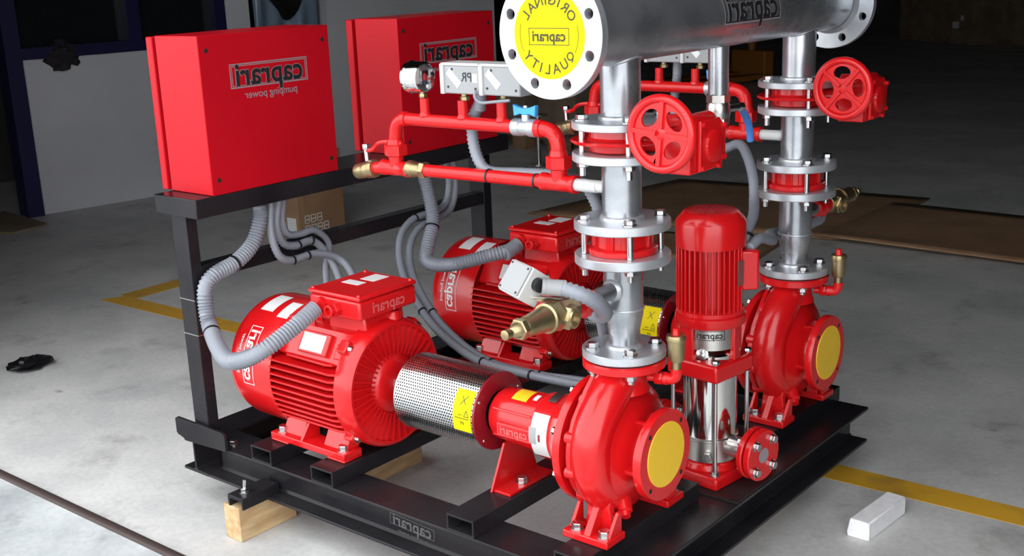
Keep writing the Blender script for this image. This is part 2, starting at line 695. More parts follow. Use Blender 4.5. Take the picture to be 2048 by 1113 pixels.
def logo(parent, o, u, v, n, w, h, inkm='ink', edge='greyink', sub=True, frame=True, subm=None):
    """framed name with the line of small print under it; u is the reading direction"""
    n = Vector(n).normalized()
    if frame:
        f = frame_quads(w, h, w * 0.012)
        print_flat(parent, 'logo_frame', *f, o, u, v, n * 0.5, edge)
        f = frame_quads(w * 0.955, h * 0.84, w * 0.008)
        print_flat(parent, 'logo_frame', *f, o, u, v, n * 0.5, edge)
    if edge:
        print_flat(parent, 'logo_outline', *sc(TXT['fat'], w * 0.86), o, u, v, n * 0.5, edge)
    print_flat(parent, 'logo_lettering', *sc(TXT['bold'], w * 0.86), o, u, v, n * 0.9, inkm)
    if sub:
        oo = Vector(o) - Vector(v).normalized() * (h * 0.5 + w * 0.075)
        print_flat(parent, 'slogan_lettering', *sc(TXT['sub'], w * 0.68), oo, u, v, n * 0.5, subm or edge)


# ================================================================== THE SETTING
def struct(name, mb, mat, parent=None, bevel=0):
    if parent:
        return part(parent, name, mb, mat, bevel)
    return single(name, mb, mat, None, None, (0, 0, 0), kind='structure', bevel=bevel)


struct('floor', MB().box(-9000, 9000, -400, 17000, -150, 0), 'floor')
struct('floor_outside', MB().box(-14000, 14000, -14000, -400, -150, 0), 'apron')
struct('trim_1', MB().prism([(-398, 0), (-398, 7), (-402, 10), (-418, 10), (-423, 7), (-423, 0)], lambda u, v, w: (w, u, v), -2600, 1600), 'rail')
# painted floor lines (one long line past the skid, one arm at its corner)
struct('trim_2', MB().prism([(-3235, 780), (-3190, 876), (560, 955), (560, 862)], lambda u, v, w: (u, v, w), -1, 0.8), 'line')
struct('trim_3', MB().prism([(-3225, 876), (-3255, 3300), (-3150, 3300), (-3110, 878)], lambda u, v, w: (u, v, w), -1, 0.9), 'line')
# facade with the big door opening, hall shell
DL, DR, DH = -2600, 1900, 2450
struct('wall_front', MB().box(-9000, DL, -650, -430, 0, 5200).box(DR, 9000, -650, -430, 0, 5200).box(DL, DR, -650, -430, DH, 5200), 'hall')
struct('wall_left', MB().box(-9150, -9000, -650, 17000, 0, 5200), 'hall')
struct('wall_right', MB().box(9000, 9150, -650, 17000, 0, 5200), 'hall')
struct('wall_back', MB().box(-9000, 9000, 17000, 17150, 0, 5200), 'hall')
struct('ceiling', MB().box(-9150, 9150, -650, 17150, 5200, 5350), 'hall')

# office partition on the left
WA = Vector((-5217, 1689, 0))
WD = Vector((0.15987, 0.98714, 0))
WN = Vector((0.98714, -0.15987, 0))


def wall_box(mb, y0, y1, o0, o1, z0, z1):
    s0, s1 = (y0 - 1689) / 0.98714, (y1 - 1689) / 0.98714
    c = WA + WD * (s0 + s1) / 2 + WN * (o0 + o1) / 2 + Vector((0, 0, (z0 + z1) / 2))
    mb.obox(c, WD * (s1 - s0) / 2, WN * (o1 - o0) / 2, Vector((0, 0, (z1 - z0) / 2)))
    return mb


m = MB()
wall_box(m, 1650, 2933, -150, 0, 0, 897)
wall_box(m, 2933, 3105, -150, 10, 0, 3200)
wall_box(m, 3105, 3690, -150, 0, 0, 880)
wall_box(m, 3690, 5160, -150, 0, 0, 3200)
struct('wall_office', m, 'paintwall')
wm = MB()
wall_box(wm, 1560, 1650, -120, 30, 0, 3200)
wall_box(wm, 1650, 2933, -110, 20, 897, 962)
wall_box(wm, 2292, 2372, -110, 20, 962, 3200)
wall_box(wm, 2862, 2933, -110, 20, 962, 3200)
win = struct('window_1', wm, 'navy')
part(win, 'pane', wall_box(MB(), 1650, 2292, -70, -62, 962, 3200), 'glass')
part(win, 'pane', wall_box(MB(), 2372, 2862, -70, -62, 962, 3200), 'glass')
struct('wall_office_back', wall_box(MB(), 800, 5160, -1500, -1400, 0, 3200), 'hall')


# ================================================================== SKID
def ibeam(axis, c, a0, a1, z0=90, z1=186, b=100, tf=8, tw=6):
    mb = MB()
    poly = [(-b / 2, z0), (b / 2, z0), (b / 2, z0 + tf), (tw / 2 + 6, z0 + tf), (tw / 2, z0 + tf + 6), (tw / 2, z1 - tf - 6), (tw / 2 + 6, z1 - tf), (b / 2, z1 - tf), (b / 2, z1), (-b / 2, z1), (-b / 2, z1 - tf), (-tw / 2 - 6, z1 - tf), (-tw / 2, z1 - tf - 6), (-tw / 2, z0 + tf + 6), (-tw / 2 - 6, z0 + tf), (-b / 2, z0 + tf)]
    if axis == 'x':
        mb.prism(poly, lambda u, v, w: (w, c + u, v), a0, a1)
    else:
        mb.prism(poly, lambda u, v, w: (c + u, w, v), a0, a1)
    return mb


def square_tube(x0, x1, y0, y1, z0, z1, t=4.5):
    """hollow tube running along y"""
    mb = MB()
    vs = []
    for y in (y0, y1):
        vs += [(x0, y, z0), (x1, y, z0), (x1, y, z1), (x0, y, z1), (x0 + t, y, z0 + t), (x1 - t, y, z0 + t), (x1 - t, y, z1 - t), (x0 + t, y, z1 - t)]
    fs = []
    for i in range(4):
        j = (i + 1) % 4
        fs += [(i, j, 8 + j, 8 + i), (4 + i, 12 + i, 12 + j, 4 + j), (i, 4 + i, 4 + j, j), (8 + i, 8 + j, 12 + j, 12 + i)]
    return mb.add(vs, fs)


YN, YF = -199, 934
skid = thing('pump_skid', 'black painted steel base frame of beams carrying the red pumps', 'base frame', (-560, 367, 90))
part(skid, 'beam', ibeam('y', -1200, YN, YF), 'black', 1.2)
part(skid, 'beam', ibeam('y', 70, YN, YF), 'black', 1.2)
fb = part(skid, 'beam', ibeam('x', -149, -1150, 20), 'black', 2.2)
part(skid, 'beam', ibeam('x', 884, -1150, 20), 'black', 1.2)
for x0 in (-961, -745, -319):
    part(skid, 'cross_tube', square_tube(x0, x0 + 75, YN, YF, 186, 225), 'black', 1.0)
part(skid, 'cross_tube', square_tube(-37, 38, YN, 224, 186, 225), 'black', 1.0)
part(skid, 'cross_tube', square_tube(-37, 38, 462, YF + 6, 186, 225), 'black', 1.0)
part(skid, 'end_plate', MB().prism([(-1252, 194), (-1244, 188), (-1232, 188), (-1224, 183), (-1218, 178), (-1050, 186), (-1050, 222), (-1056, 231), (-1064, 234), (-1246, 236), (-1252, 232)], lambda u, v, w: (u, w, v), -209, -200), 'black', 1.0)
part(skid, 'seat_plate', MB().box(-125, 118, 246, 450, 186, 190).box(-125, 20, 250, 290, 150, 186).box(-125, 20, 410, 448, 150, 186), 'black', 0.8)
fbk = part(skid, 'foot_bracket', MB().box(-972, -916, -272, -160, 112, 120).box(-972, -966, -272, -160, 90.5, 112).box(-922, -916, -272, -160, 90.5, 112), 'black', 1.0)
bolt(skid, (-946, -240, 120), (0, 0, 1), 11, 9)
part(skid, 'stud', MB().cyl((-946, -240, 128), (-944, -238, 152), 5, seg=14), 'steel')
bolt(skid, (-1075, -165, 186), (0, 0, 1), 11, 9)
logo(fb, (-470, -152.3, 130), (-1, 0, 0.045), (0.045, 0, 1), (0, -1, 0), 136, 30, 'dimink', None, True, False, 'dimink')
f = frame_quads(136, 27, 1.6)
print_flat(fb, 'logo_frame', *f, (-470, -152.3, 130), (-1, 0, 0.045), (0.045, 0, 1), (0, -0.6, 0), 'dimink')

wood = [((-994, -936, -272, -98), 'short pine block under the front left corner of the black base frame'),
        ((-980, -905, 60, 330), 'pine block lying under the middle of the base frame'),
        ((-75, 18, 560, 690), 'pine block behind the right beam of the base frame, under the far pump'),
        ((-1240, -1150, 620, 770), 'pine block under the far left corner of the base frame, below the stand')]
for (x0, x1, y0, y1), lb in wood:
    if y0 == 60:
        mb = MB().box(x0, x1, y0, y1, 0, 45)
    elif y0 == -275:
        mb = MB().prism([(x0, y0 - 2), (x1 + 4, y0 + 6), (x1 + 16, y1), (x0 + 14, y1)], lambda u, v, w: (u, v, w), 0, 89.9)
    else:
        mb = MB().box(x0, x1, y0, y1, 0, 89.9)
    single('wood_block', mb, 'pine', lb, 'wood block', ((x0 + x1) / 2, (y0 + y1) / 2, 0), 'pine blocks under the frame', bevel=2)

# ================================================================== PANEL STAND
stand = thing('panel_stand', 'black steel stand with two legs and a rail under the red cabinets', 'stand', (-1158, 367, 186))
def stube(x0, x1, y0, y1, z0, z1):
    return MB().box(x0, x1, y0, y1, z0, z1)
part(stand, 'leg', stube(-1187, -1129, -195, -163, 186.4, 771.6), 'black', 2)
part(stand, 'leg', stube(-1187, -1129, 898, 933, 186.4, 771.6), 'black', 2)
part(stand, 'top_beam', stube(-1232, -1066, -205, 951, 772, 819), 'black', 2)
part(stand, 'rail', stube(-1172, -1132, -163, 898, 604, 642), 'black', 2)
for z in (560, 470, 330):
    part(stand, 'splice', MB().box(-1188, -1128, -196, -162, z, z + 1.5), 'satin') if z != 330 else None

# ================================================================== CONTROL CABINETS
def cabinet(y0, label):
    t = thing('control_cabinet', label, 'cabinet', (-1166, y0 + 201, 819), 'red control cabinets on the stand')
    y1 = y0 + 402
    z0, z1 = 819.5, 1194
    part(t, 'body', MB().box(-1230, -1065, y0, y1, z0, z1), 'redsheet', 2.0)
    part(t, 'seal', MB().box(-1244, -1230, y0 + 24, y1 - 24, z0 + 24, z1 - 24), 'dark')
    part(t, 'door', MB().box(-1267, -1243, y0 - 1, y1 + 1, z0 + 0.5, z1 - 3), 'redsheet', 3)
    for yy, zz in ((y0 + 22, z0 + 35), (y1 - 22, z0 + 35), (y0 + 22, z1 - 35), (y1 - 22, z1 - 35)):
        part(t, 'screw_hole', MB().lathe((-1064.6, yy, zz), (1, 0, 0), [(0, 0), (0, 5.5), (0.4, 5.5), (0.6, 4), (0.6, 0)], 16), 'dark')
    logo(t, (-1065, y0 + 203, 1093), (0, -1, 0), (0, 0, 1), (1, 0, 0), 240, 58)
    return t


cabinet(-154, 'nearer red control cabinet at the left end of the stand, one bright side face')
cabinet(498, 'farther red control cabinet, behind the gauge and white pressure switches')

D = 734.0      # distance between the two pump lines
ZA = 385.0     # shaft height


def patch(parent, name, fn, a0, a1, b0, b1, mat, na=10, nb=6, label=None):
    mb = MB()
    vs = [fn(a0 + (a1 - a0) * i / na, b0 + (b1 - b0) * j / nb) for i in range(na + 1) for j in range(nb + 1)]
    fs = [(i * (nb + 1) + j, (i + 1) * (nb + 1) + j, (i + 1) * (nb + 1) + j + 1, i * (nb + 1) + j + 1) for i in range(na) for j in range(nb)]
    mb.add(vs, fs)
    return part(parent, name, mb, mat, label=label)


# ================================================================== ELECTRIC MOTORS
def motor(label):
    t = thing('electric_motor', label, 'motor', (-814, 0, 225), 'red electric motors on the base frame')
    A = Vector((0, 0, ZA))
    poly = [(-70, -128), (70, -128), (108, -95), (108, 55), (122, 66), (82, 132), (45, 142), (-45, 142), (-82, 132), (-122, 66), (-108, 55), (-108, -95)]
    part(t, 'housing', MB().prism(poly, lambda u, v, w: (w, u, ZA + v), -918, -692), 'red', 3)
    fin = {}
    for s in (-1, 1):
        for k in range(10):
            zo = -94 + 16.2 * k
            yt = math.sqrt(159 ** 2 - zo * zo)
            pl = [(-921, 100), (-921, yt - 2), (-919, yt), (-712, yt), (-696, yt - 6), (-684, yt - 20), (-676, 100)]
            part(t, 'cooling_fin', MB().prism(pl, lambda u, v, w: (u, s * v, ZA + zo + w), -2.8, 2.8), 'red', 1.2)
        # short shoulder fin above the side fins
        part(t, 'cooling_fin', MB().prism([(-880, 95), (-880, 130), (-740, 134), (-722, 128), (-712, 95)], lambda u, v, w: (u, s * v, ZA + 66 + w), -3, 3), 'red', 1.2)
        for y in (30, 55, 78):
            part(t, 'cooling_fin', MB().box(-915, -825, s * y - 2.5, s * y + 2.5, ZA + 130, ZA + 156 - y * 0.12), 'red', 1)
    # drive end shield with radial ribs
    sh = MB().lathe(A, (1, 0, 0), [(-706, 0), (-706, 118), (-702, 146), (-694, 155), (-664, 155.5), (-652, 152), (-645, 145), (-645, 139), (-653, 136), (-653, 74), (-643, 66), (-636, 48), (-636, 0)], 72)
    es = part(t, 'end_shield', sh, 'red')
    rb = MB()
    for k in range(40):
        a = 2 * PI * k / 40
        c = Vector((0, math.cos(a), math.sin(a)))
        tn = Vector((0, -math.sin(a), math.cos(a)))
        rb.obox(A + Vector((-649.5, 0, 0)) + c * 105, Vector((4.5, 0, 0)), c * 34, tn * 2.3)
    part(es, 'radial_ribs', rb, 'red')
    for a in (PI * 0.25, PI * 0.75, PI * 1.25, PI * 1.75):
        c = Vector((0, math.cos(a), math.sin(a)))
        tn = Vector((0, -math.sin(a), math.cos(a)))
        ear = part(t, 'clamp_ear', MB().obox(A + Vector((-690, 0, 0)) + c * 150, Vector((14, 0, 0)), c * 17, tn * 16), 'red', 3)
        bolt(ear, A + Vector((-676, 0, 0)) + c * 154, (1, 0, 0), 8, 7)
    part(t, 'lifting_eye', MB().lathe((-668, 25, ZA + 150), (0, 0, 1), [(0, 0), (0, 20), (14, 18), (20, 14), (22, 0)], 20), 'red')
    fc = part(t, 'fan_cover', MB().lathe(A, (1, 0, 0), [(-932, 0), (-932, 156), (-913, 156.5), (-913, 158.8), (-1046, 158.5), (-1066, 154), (-1080, 144), (-1088, 128), (-1091, 105), (-1091, 0)], 72), 'red')
    part(fc, 'air_grille', MB().ring(A + Vector((-1091, 0, 0)), (-1, 0, 0), 30, 36, 0, 2).ring(A + Vector((-1091, 0, 0)), (-1, 0, 0), 55, 61, 0, 2).ring(A + Vector((-1091, 0, 0)), (-1, 0, 0), 80, 86, 0, 2), 'dark')
    cyl = lambda r: (lambda a, b: Vector((b, -r * math.cos(a), ZA + r * math.sin(a))))
    patch(fc, 'label_sticker', cyl(159.4), math.radians(62), math.radians(88), -1030, -985, 'label')
    patch(fc, 'label_sticker', cyl(159.4), math.radians(58), math.radians(80), -960, -922, 'label')
    tx = sc(TXT['bold'], 128)
    cf = lambda a, b, l: Vector((-995 + b, -159.6 * math.cos(math.radians(18) + a / 161), ZA + 159.6 * math.sin(math.radians(18) + a / 161)))
    print_flat(fc, 'logo_lettering', *tx, (0, 0, 0), (1, 0, 0), (0, 0, 1), 0, 'label', cf)
    print_flat(fc, 'logo_frame', *frame_quads(150, 40, 2), (0, 0, 0), (1, 0, 0), (0, 0, 1), 0, 'label', cf)
    sb = [q + Vector((0, -34, 0)) for q in sc(TXT['sub'], 100)[0]]
    print_flat(fc, 'slogan_lettering', sb, TXT['sub'][1], (0, 0, 0), (1, 0, 0), (0, 0, 1), 0, 'label', cf)
    # nameplate on the shoulder
    pad = part(t, 'nameplate_pad', MB().obox((-797, -105, ZA + 101), (48, 0, 0), (0, 0.52 * 27, 0.855 * 27), (0, -0.855 * 7, 0.52 * 7)), 'red', 3)
    part(pad, 'nameplate', MB().obox((-800, -111.5, ZA + 104.5), (38, 0, 0), (0, 0.52 * 21, 0.855 * 21), (0, -0.855 * 0.6, 0.52 * 0.6)), 'label')
    part(t, 'shoulder_pad', MB().obox((-715, -104, ZA + 92), (14, 0, 0), (0, 0.52 * 18, 0.855 * 18), (0, -0.855 * 6, 0.52 * 6)), 'red', 3)
    # feet
    for s in (-1, 1):
        ft = MB().box(-942, -681, min(s * 92, s * 150), max(s * 92, s * 150), 230, 247)
        ft.box(-942, -880, min(s * 92, s * 150), max(s * 92, s * 150), 225.2, 231).box(-742, -681, min(s * 92, s * 150), max(s * 92, s * 150), 225.2, 231)
        fo = part(t, 'foot', ft, 'red', 2.5)
        for x0, x1 in ((-915, -845), (-770, -692)):
            part(fo, 'web', MB().prism([(132, 246), (104, 300), (90, 300), (90, 246)], lambda u, v, w: (w, s * u, v), x0, x1), 'red', 2)
        part(fo, 'gusset', MB().prism([(148, 246), (104, 305), (90, 305), (90, 246)], lambda u, v, w: (w, s * u, v), -836, -828), 'red', 1)
        bolt(fo, (-919, s * 127, 247), (0, 0, 1), 13, 11)
        bolt(fo, (-704, s * 127, 247), (0, 0, 1), 13, 11)
    # terminal box
    nk = part(t, 'terminal_neck', MB().prism([(-795, 505), (-665, 505), (-672, 562), (-790, 562)], lambda u, v, w: (u, w, v), -64, 62), 'red', 5)
    tb = part(t, 'terminal_box', MB().box(-816, -648, -97, 86, 560, 605), 'red', 6)
    part(tb, 'lid', MB().box(-818, -646, -99, 88, 606.5, 617), 'red', 4)
    for x in (-808, -656):
        for y in (-89, 78):
            part(tb, 'lid_screw', MB().cyl((x, y, 616), (x, y, 621), 5.5, 4.5, seg=12), 'red')
    part(tb, 'label_sticker', MB().box(-768, -722, 22, 74, 617, 617.6), 'label')
    part(tb, 'label_sticker', MB().box(-786, -730, -22, 6, 617, 617.6), 'label')
    logo(tb, (-647.6, -6, 583), (0, -1, 0), (0, 0, 1), (1, 0, 0), 120, 26, 'pinkink', None, False, False)
    gl = MB().hexa((-724, -96, 581), (-724, -112, 581), 17).lathe((-724, -112, 581), (0, -1, 0), [(0, 14), (12, 14), (13, 13), (13, 9), (2, 9), (2, 0)], 24)
    part(tb, 'cable_gland', gl, 'red')
    part(tb, 'conduit_socket', MB().cyl((-772, -97, 583), (-772, -108, 583), 19, seg=24), 'red')
    part(t, 'shaft', MB().cyl((-636, 0, ZA), (-569, 0, ZA), 22, seg=24), 'steel')
    return t


m1 = motor('red finned electric motor at the front left, fully in view with a white nameplate')
copy_tree(m1, None, (0, D, 0), 'red finned electric motor in the back, partly behind the brass relief valve')


# ================================================================== COUPLING GUARDS
def guard(label):
    t = thing('coupling_guard', label, 'coupling guard', (-450, 0, ZA), 'perforated coupling guards')
    A = Vector((0, 0, ZA))
    part(t, 'perforated_sleeve', MB().lathe(A, (1, 0, 0), [(-566, 88), (-334, 88)], 96), 'perf')
    part(t, 'end_ring', MB().ring(A, (1, 0, 0), 60, 88.5, -568, -565), 'steel')
    part(t, 'seam', MB().box(-566, -334, -3, 3, ZA - 91, ZA - 87), 'steel', 0.5)
    ds = part(t, 'end_disc', MB().ring(A, (1, 0, 0), 46, 87, -336, -330), 'maroon', 1)
    for a in (0.5, 2.6, 3.9, 5.6):
        bolt(ds, A + Vector((-330, 76 * math.cos(a), 76 * math.sin(a))), (1, 0, 0), 4.5, 3, False, dome=True)
    part(t, 'coupling', MB().lathe(A, (1, 0, 0), [(-560, 0), (-560, 74), (-470, 74), (-470, 66), (-455, 66), (-455, 74), (-345, 74), (-345, 20), (-326, 20), (-326, 0)], 32), 'dark')  # coupling widened and coloured dark to put shade inside the perforated sleeve
    fn = lambda r: (lambda a, b: Vector((b, -r * math.cos(a), ZA + r * math.sin(a))))
    st = patch(t, 'warning_sticker', fn(88.9), math.radians(-17), math.radians(44), -388, -337, 'yellow', label='yellow warning sticker')
    cf = lambda a, b, l: Vector((-362 + a, -89.4 * math.cos(math.radians(14) + b / 89), ZA + 89.4 * math.sin(math.radians(14) + b / 89)))
    def stroke(p0, p1, w):
        p0, p1 = Vector((*p0, 0)), Vector((*p1, 0))
        n = Vector((-(p1 - p0).y, (p1 - p0).x, 0)).normalized() * w / 2
        vs, fs = [], []
        for i in range(5):
            q = p0.lerp(p1, i / 4)
            vs += [q - n, q + n]
        return vs, [(2 * i, 2 * i + 2, 2 * i + 3, 2 * i + 1) for i in range(4)]
    for a, b in (((-8, 12), (10, 34)), ((-6, 32), (7, 14)), ((6, -12), (12, 2)), ((12, 2), (19, -12)), ((6, -12), (19, -12)), ((-20, -17), (20, -17)), ((-12, -10), (0, -10)), ((-3, -32), (-3, -24)), ((4, -32), (4, -24)), ((-3, -24), (4, -28))):
        print_flat(st, 'warning_mark', *stroke(a, b, 1.5), (0, 0, 0), (1, 0, 0), (0, 0, 1), 0, 'olive', cf)
    return t


g1 = guard('perforated steel sleeve guard between the front motor and front pump')
copy_tree(g1, None, (0, D, 0), 'perforated steel sleeve guard of the far pump line, behind the silver riser')


# ================================================================== CENTRIFUGAL PUMPS
def pump(label):
    t = thing('centrifugal_pump', label, 'pump', (0, 0, 225), 'red centrifugal pumps')
    A = Vector((0, 0, ZA))
    X = (1, 0, 0)
    # bearing bracket
    br = part(t, 'bearing_bracket', MB().lathe(A, X, [(-322, 0), (-322, 40), (-318, 52), (-308, 58), (-262, 60), (-196, 63), (-192, 68), (-188, 70), (-150, 72), (-132, 80), (-112, 98), (-98, 112), (-90, 118), (-90, 0)], 64), 'red')
    rb = MB()
    for a in (150, 205):
        c = Vector((0, math.cos(math.radians(a)), math.sin(math.radians(a))))
        tn = Vector((0, -c.z, c.y))
        rb.obox(A + Vector((-250, 0, 0)) + c * 60, (52, 0, 0), c * 5, tn * 3)
    part(br, 'cast_rib', rb, 'red', 1.5)
    part(br, 'maker_plate', MB().obox((-238, -63, ZA - 8), (46, 0, 0), (0, 0, 15), (0, 2.5, 0)), 'red', 1.5)
    logo(br, (-238, -65.8, ZA - 8), (-1, 0, 0), (0, 0, 1), (0, -1, 0), 84, 22, 'pinkink', None, False, False)
    print_flat(br, 'logo_frame', *frame_quads(88, 26, 1.6), (-238, -65.8, ZA - 8), (-1, 0, 0), (0, 0, 1), (0, -0.5, 0), 'pinkink')
    fn = lambda r: (lambda a, b: Vector((b, -r * math.cos(a), ZA + r * math.sin(a))))
    patch(br, 'yellow_sticker', fn(61.5), math.radians(58), math.radians(98), -268, -222, 'amber', label='amber sticker on top')
    patch(br, 'label_sticker', fn(63.0), math.radians(66), math.radians(84), -216, -205, 'label')
    patch(br, 'nameplate', fn(78.5), math.radians(62), math.radians(90), -166, -146, 'satin')
    # pale seal guard in the lantern window
    sg = patch(br, 'seal_guard', fn(74.5), math.radians(-36), math.radians(40), -186, -140, 'whitepl', 14, 4)
    patch(sg, 'guard_slot', fn(75.2), math.radians(-6), math.radians(6), -166, -161, 'maroon')
    patch(sg, 'guard_bulge', fn(75.0), math.radians(-12), math.radians(16), -190, -172, 'greypl')
    # casing cover flange and volute casing
    cv = part(t, 'casing_cover', MB().lathe(A, X, [(-90, 0), (-90, 126), (-86, 132), (-74, 133), (-70, 130), (-70, 104), (-58, 104), (-58, 0)], 72), 'red')
    for k in range(8):
        a = 2 * PI * (k + 0.5) / 8
        bolt(cv, A + Vector((-90, 121 * math.cos(a), 121 * math.sin(a))), (-1, 0, 0), 8, 7, False)
    cs = part(t, 'casing', MB().lathe(A, X, [(-60, 0), (-60, 122), (-55, 127), (-44, 128), (-40, 122), (-34, 120), (-26, 128), (-10, 134), (4, 133), (18, 124), (27, 112), (31, 108), (33, 100), (40, 86), (45, 72), (49, 58), (53, 52), (60, 49), (80, 49), (80, 0)], 72), 'red')
    # spiral volute running into the discharge neck
    pts, rad = [], []
    n = 40
    for i in range(n + 1):
        q = i / n
        a = math.radians(70 - 250 * q)
        R = 92 + 18 * q
        pts.append(Vector((-6, R * math.cos(a), ZA + R * math.sin(a))))
        rad.append(24 + 16 * q)
    neck = [Vector((-6, -112, ZA + 30)), Vector((-5, -100, ZA + 66)), Vector((-3, -72, ZA + 103)), Vector((-2, -38, ZA + 133)), Vector((0, -12, ZA + 152)), Vector((0, 0, ZA + 163)), Vector((0, 0, ZA + 173))]
    sp = smooth_path(neck, 4)
    for j, q in enumerate(sp):
        pts.append(q)
        rad.append(40 + 1.5 * math.sin(j / len(sp) * PI) - 2 * j / len(sp))
    part(cs, 'volute', MB().tube(pts, 1, 24, True, lambda i, n_: rad[i]), 'red')
    part(cs, 'neck_fillet', MB().lathe((0, 0, ZA + 120), (0, 0, 1), [(0, 0), (0, 50), (20, 44), (42, 42), (52, 48), (52, 0)], 40), 'red')
    # web between casing rim and neck
    part(cs, 'neck_rib', MB().prism([(-118, 40), (-104, 75), (-60, 125), (-22, 158), (-8, 171), (0, 171), (0, 90), (-90, 20)], lambda u, v, w: (w, u, ZA + v), -58, -46), 'red', 2)
    dfl = part(t, 'discharge_flange', MB().lathe((0, 0, 0), (0, 0, 1), [(555, 0), (555, 78), (558, 82.5), (571, 82.5), (573.5, 80), (573.5, 0)], 72), 'red')
    for a in (45, 135, 225, 315):
        c, s_ = math.cos(math.radians(a)) * 62.5, math.sin(math.radians(a)) * 62.5
        bolt(dfl, (c, s_, 594.6), (0, 0, 1), 11.5, 9, True, 58, 40.2)
    part(t, 'gasket', MB().cyl((0, 0, 573.5), (0, 0, 577), 76, seg=48), 'gasket')
    # bosses and plugs
    dd = Vector((0, -0.75, 0.66))
    part(cs, 'plug_boss', MB().lathe(Vector((-2, -93, 486)), dd, [(-8, 0), (-8, 21), (14, 19), (17, 16), (17, 0)], 24), 'red')
    part(cs, 'plug_boss', MB().lathe(Vector((-34, -86, 500)), dd, [(-8, 0), (-8, 13), (8, 11), (9, 0)], 20), 'red')
    part(cs, 'drain_plug', MB().lathe(Vector((30, -52, 280)), Vector((0.55, -0.55, -0.55)), [(-14, 0), (-14, 17), (14, 15), (16, 10), (26, 9), (26, 0)], 20), 'red')
    for a in (195, 230, 160, 265, 300, 330):
        c = Vector((0, math.cos(math.radians(a)), math.sin(math.radians(a))))
        part(cs, 'casing_lug', MB().lathe(A + Vector((-60, 0, 0)) + c * 120, X, [(0, 0), (0, 13), (26, 12), (28, 0)], 16), 'red')
    # suction nozzle
    sf = part(t, 'suction_flange', MB().lathe(A, X, [(70, 49), (74, 62), (76, 88), (78, 92.5), (93, 92.5), (95, 91), (95, 0)], 72), 'red')
    for a in (45, 135, 225, 315):
        c = Vector((0, math.cos(math.radians(a)), math.sin(math.radians(a))))
        part(sf, 'bolt_slot', MB().lathe(A + Vector((94.7, 0, 0)) + c * 79, X, [(0, 0), (0, 5), (0.8, 5), (0.8, 0)], 14), 'dark')
    for a in (0, 90, 180, 270, 45, 225):
        c = Vector((0, math.cos(math.radians(a + 20)), math.sin(math.radians(a + 20))))
        tn = Vector((0, -c.z, c.y))
        part(cs, 'nozzle_rib', MB().obox(A + Vector((57, 0, 0)) + c * 60, (21, 0, 0), c * 14, tn * 5), 'red', 2)
    part(sf, 'sticker_cap', MB().lathe(A + Vector((95, 0, 2)), X, [(0, 0), (0, 66.5), (1.6, 66), (1.6, 0)], 56), 'amber', label='round amber protective sticker')
    # feet
    for s in (-1, 1):
        ft = part(t, 'foot', MB().box(-58, 50, min(s * 78, s * 142), max(s * 78, s * 142), 225.2, 241), 'red', 2.5)
        part(ft, 'pillar', MB().prism([(-34, 240), (34, 240), (24, 290), (32, 330), (-40, 330), (-28, 290)], lambda u, v, w: (u, s * w, v), 78, 96), 'red', 3)
        part(ft, 'gusset', MB().prism([(140, 240), (92, 308), (78, 308), (78, 240)], lambda u, v, w: (w, s * u, v), -9, 7), 'red', 2)
        part(ft, 'gusset', MB().prism([(128, 240), (94, 285), (84, 285), (84, 240)], lambda u, v, w: (w, s * u, v), 38, 46), 'red', 1.5)
        part(ft, 'gusset', MB().prism([(124, 240), (94, 285), (84, 285), (84, 240)], lambda u, v, w: (w, s * u, v), -54, -46), 'red', 1.5)
        for x in (-35, 30):
            bolt(ft, (x, s * 121, 241), (0, 0, 1), 12.5, 11)
    # bent support foot under the bearing bracket
    bf = part(t, 'support_foot', MB().prism([(-72, 225.4), (90, 225.4), (42, 330), (-34, 330)], lambda u, v, w: (w + (v - 225) * 0.09, u, v), -306, -300).box(-306, -254, -66, 88, 225.2, 231), 'red', 1)
    part(bf, 'stay', MB().box(-300, -284, -8, 8, 320, 335), 'red', 1)
    bolt(bf, (-275, 0, 231), (0, 0, 1), 12, 10)
    return t


p1 = pump('red centrifugal pump in the foreground, its amber capped inlet facing right')
copy_tree(p1, None, (0, D, 0), 'red centrifugal pump at the far right behind the vertical booster pump')


# ================================================================== PIPEWORK ABOVE THE PUMPS
def flange(mb, z0, z1, r, hub=0, hubr=0, seg=72):
    pr = [(z0, 0), (z0, r - 1.5), (z0 + 1.5, r), (z1 - 1.5, r), (z1, r - 1.5), (z1, 0)]
    return mb.lathe((0, 0, 0), (0, 0, 1), pr, seg)


def weld(z, r, w=5, seg=48):
    return MB().lathe((0, 0, z), (0, 0, 1), [(-w, r - 1), (-w * 0.6, r + w * 0.55), (0, r + w * 0.75), (w * 0.6, r + w * 0.55), (w, r - 1)], seg)


def reducer_spool(label, sgn):
    t = thing('reducer_pipe', label, 'pipe', (0, 0, 577), 'silver reducer pipes above the pumps')
    part(t, 'pipe', MB().lathe((0, 0, 0), (0, 0, 1), [(590, 30), (622, 30.2), (640, 34), (660, 38.3), (672, 39), (768, 38.2)], 48), 'galvpipe')
    part(t, 'flange', flange(MB(), 577.2, 594.3, 82.5), 'galv')
    part(t, 'flange', flange(MB(), 767, 785.5, 92.5), 'galv')
    part(t, 'weld', weld(595, 30.5, 8), 'galv')
    part(t, 'weld', weld(674, 39, 3.2), 'galv')
    part(t, 'weld', weld(765, 38.5, 4), 'galv')
    br = part(t, 'side_branch', MB().cyl((0, sgn * 30, 716), (0, sgn * 103.5, 714), 16, seg=28), 'galvpipe')
    part(br, 'weld', MB().lathe((0, sgn * 36, 716), (0, sgn, 0), [(-3, 17), (-1, 23), (3, 22), (8, 16)], 28), 'galv')
    return t


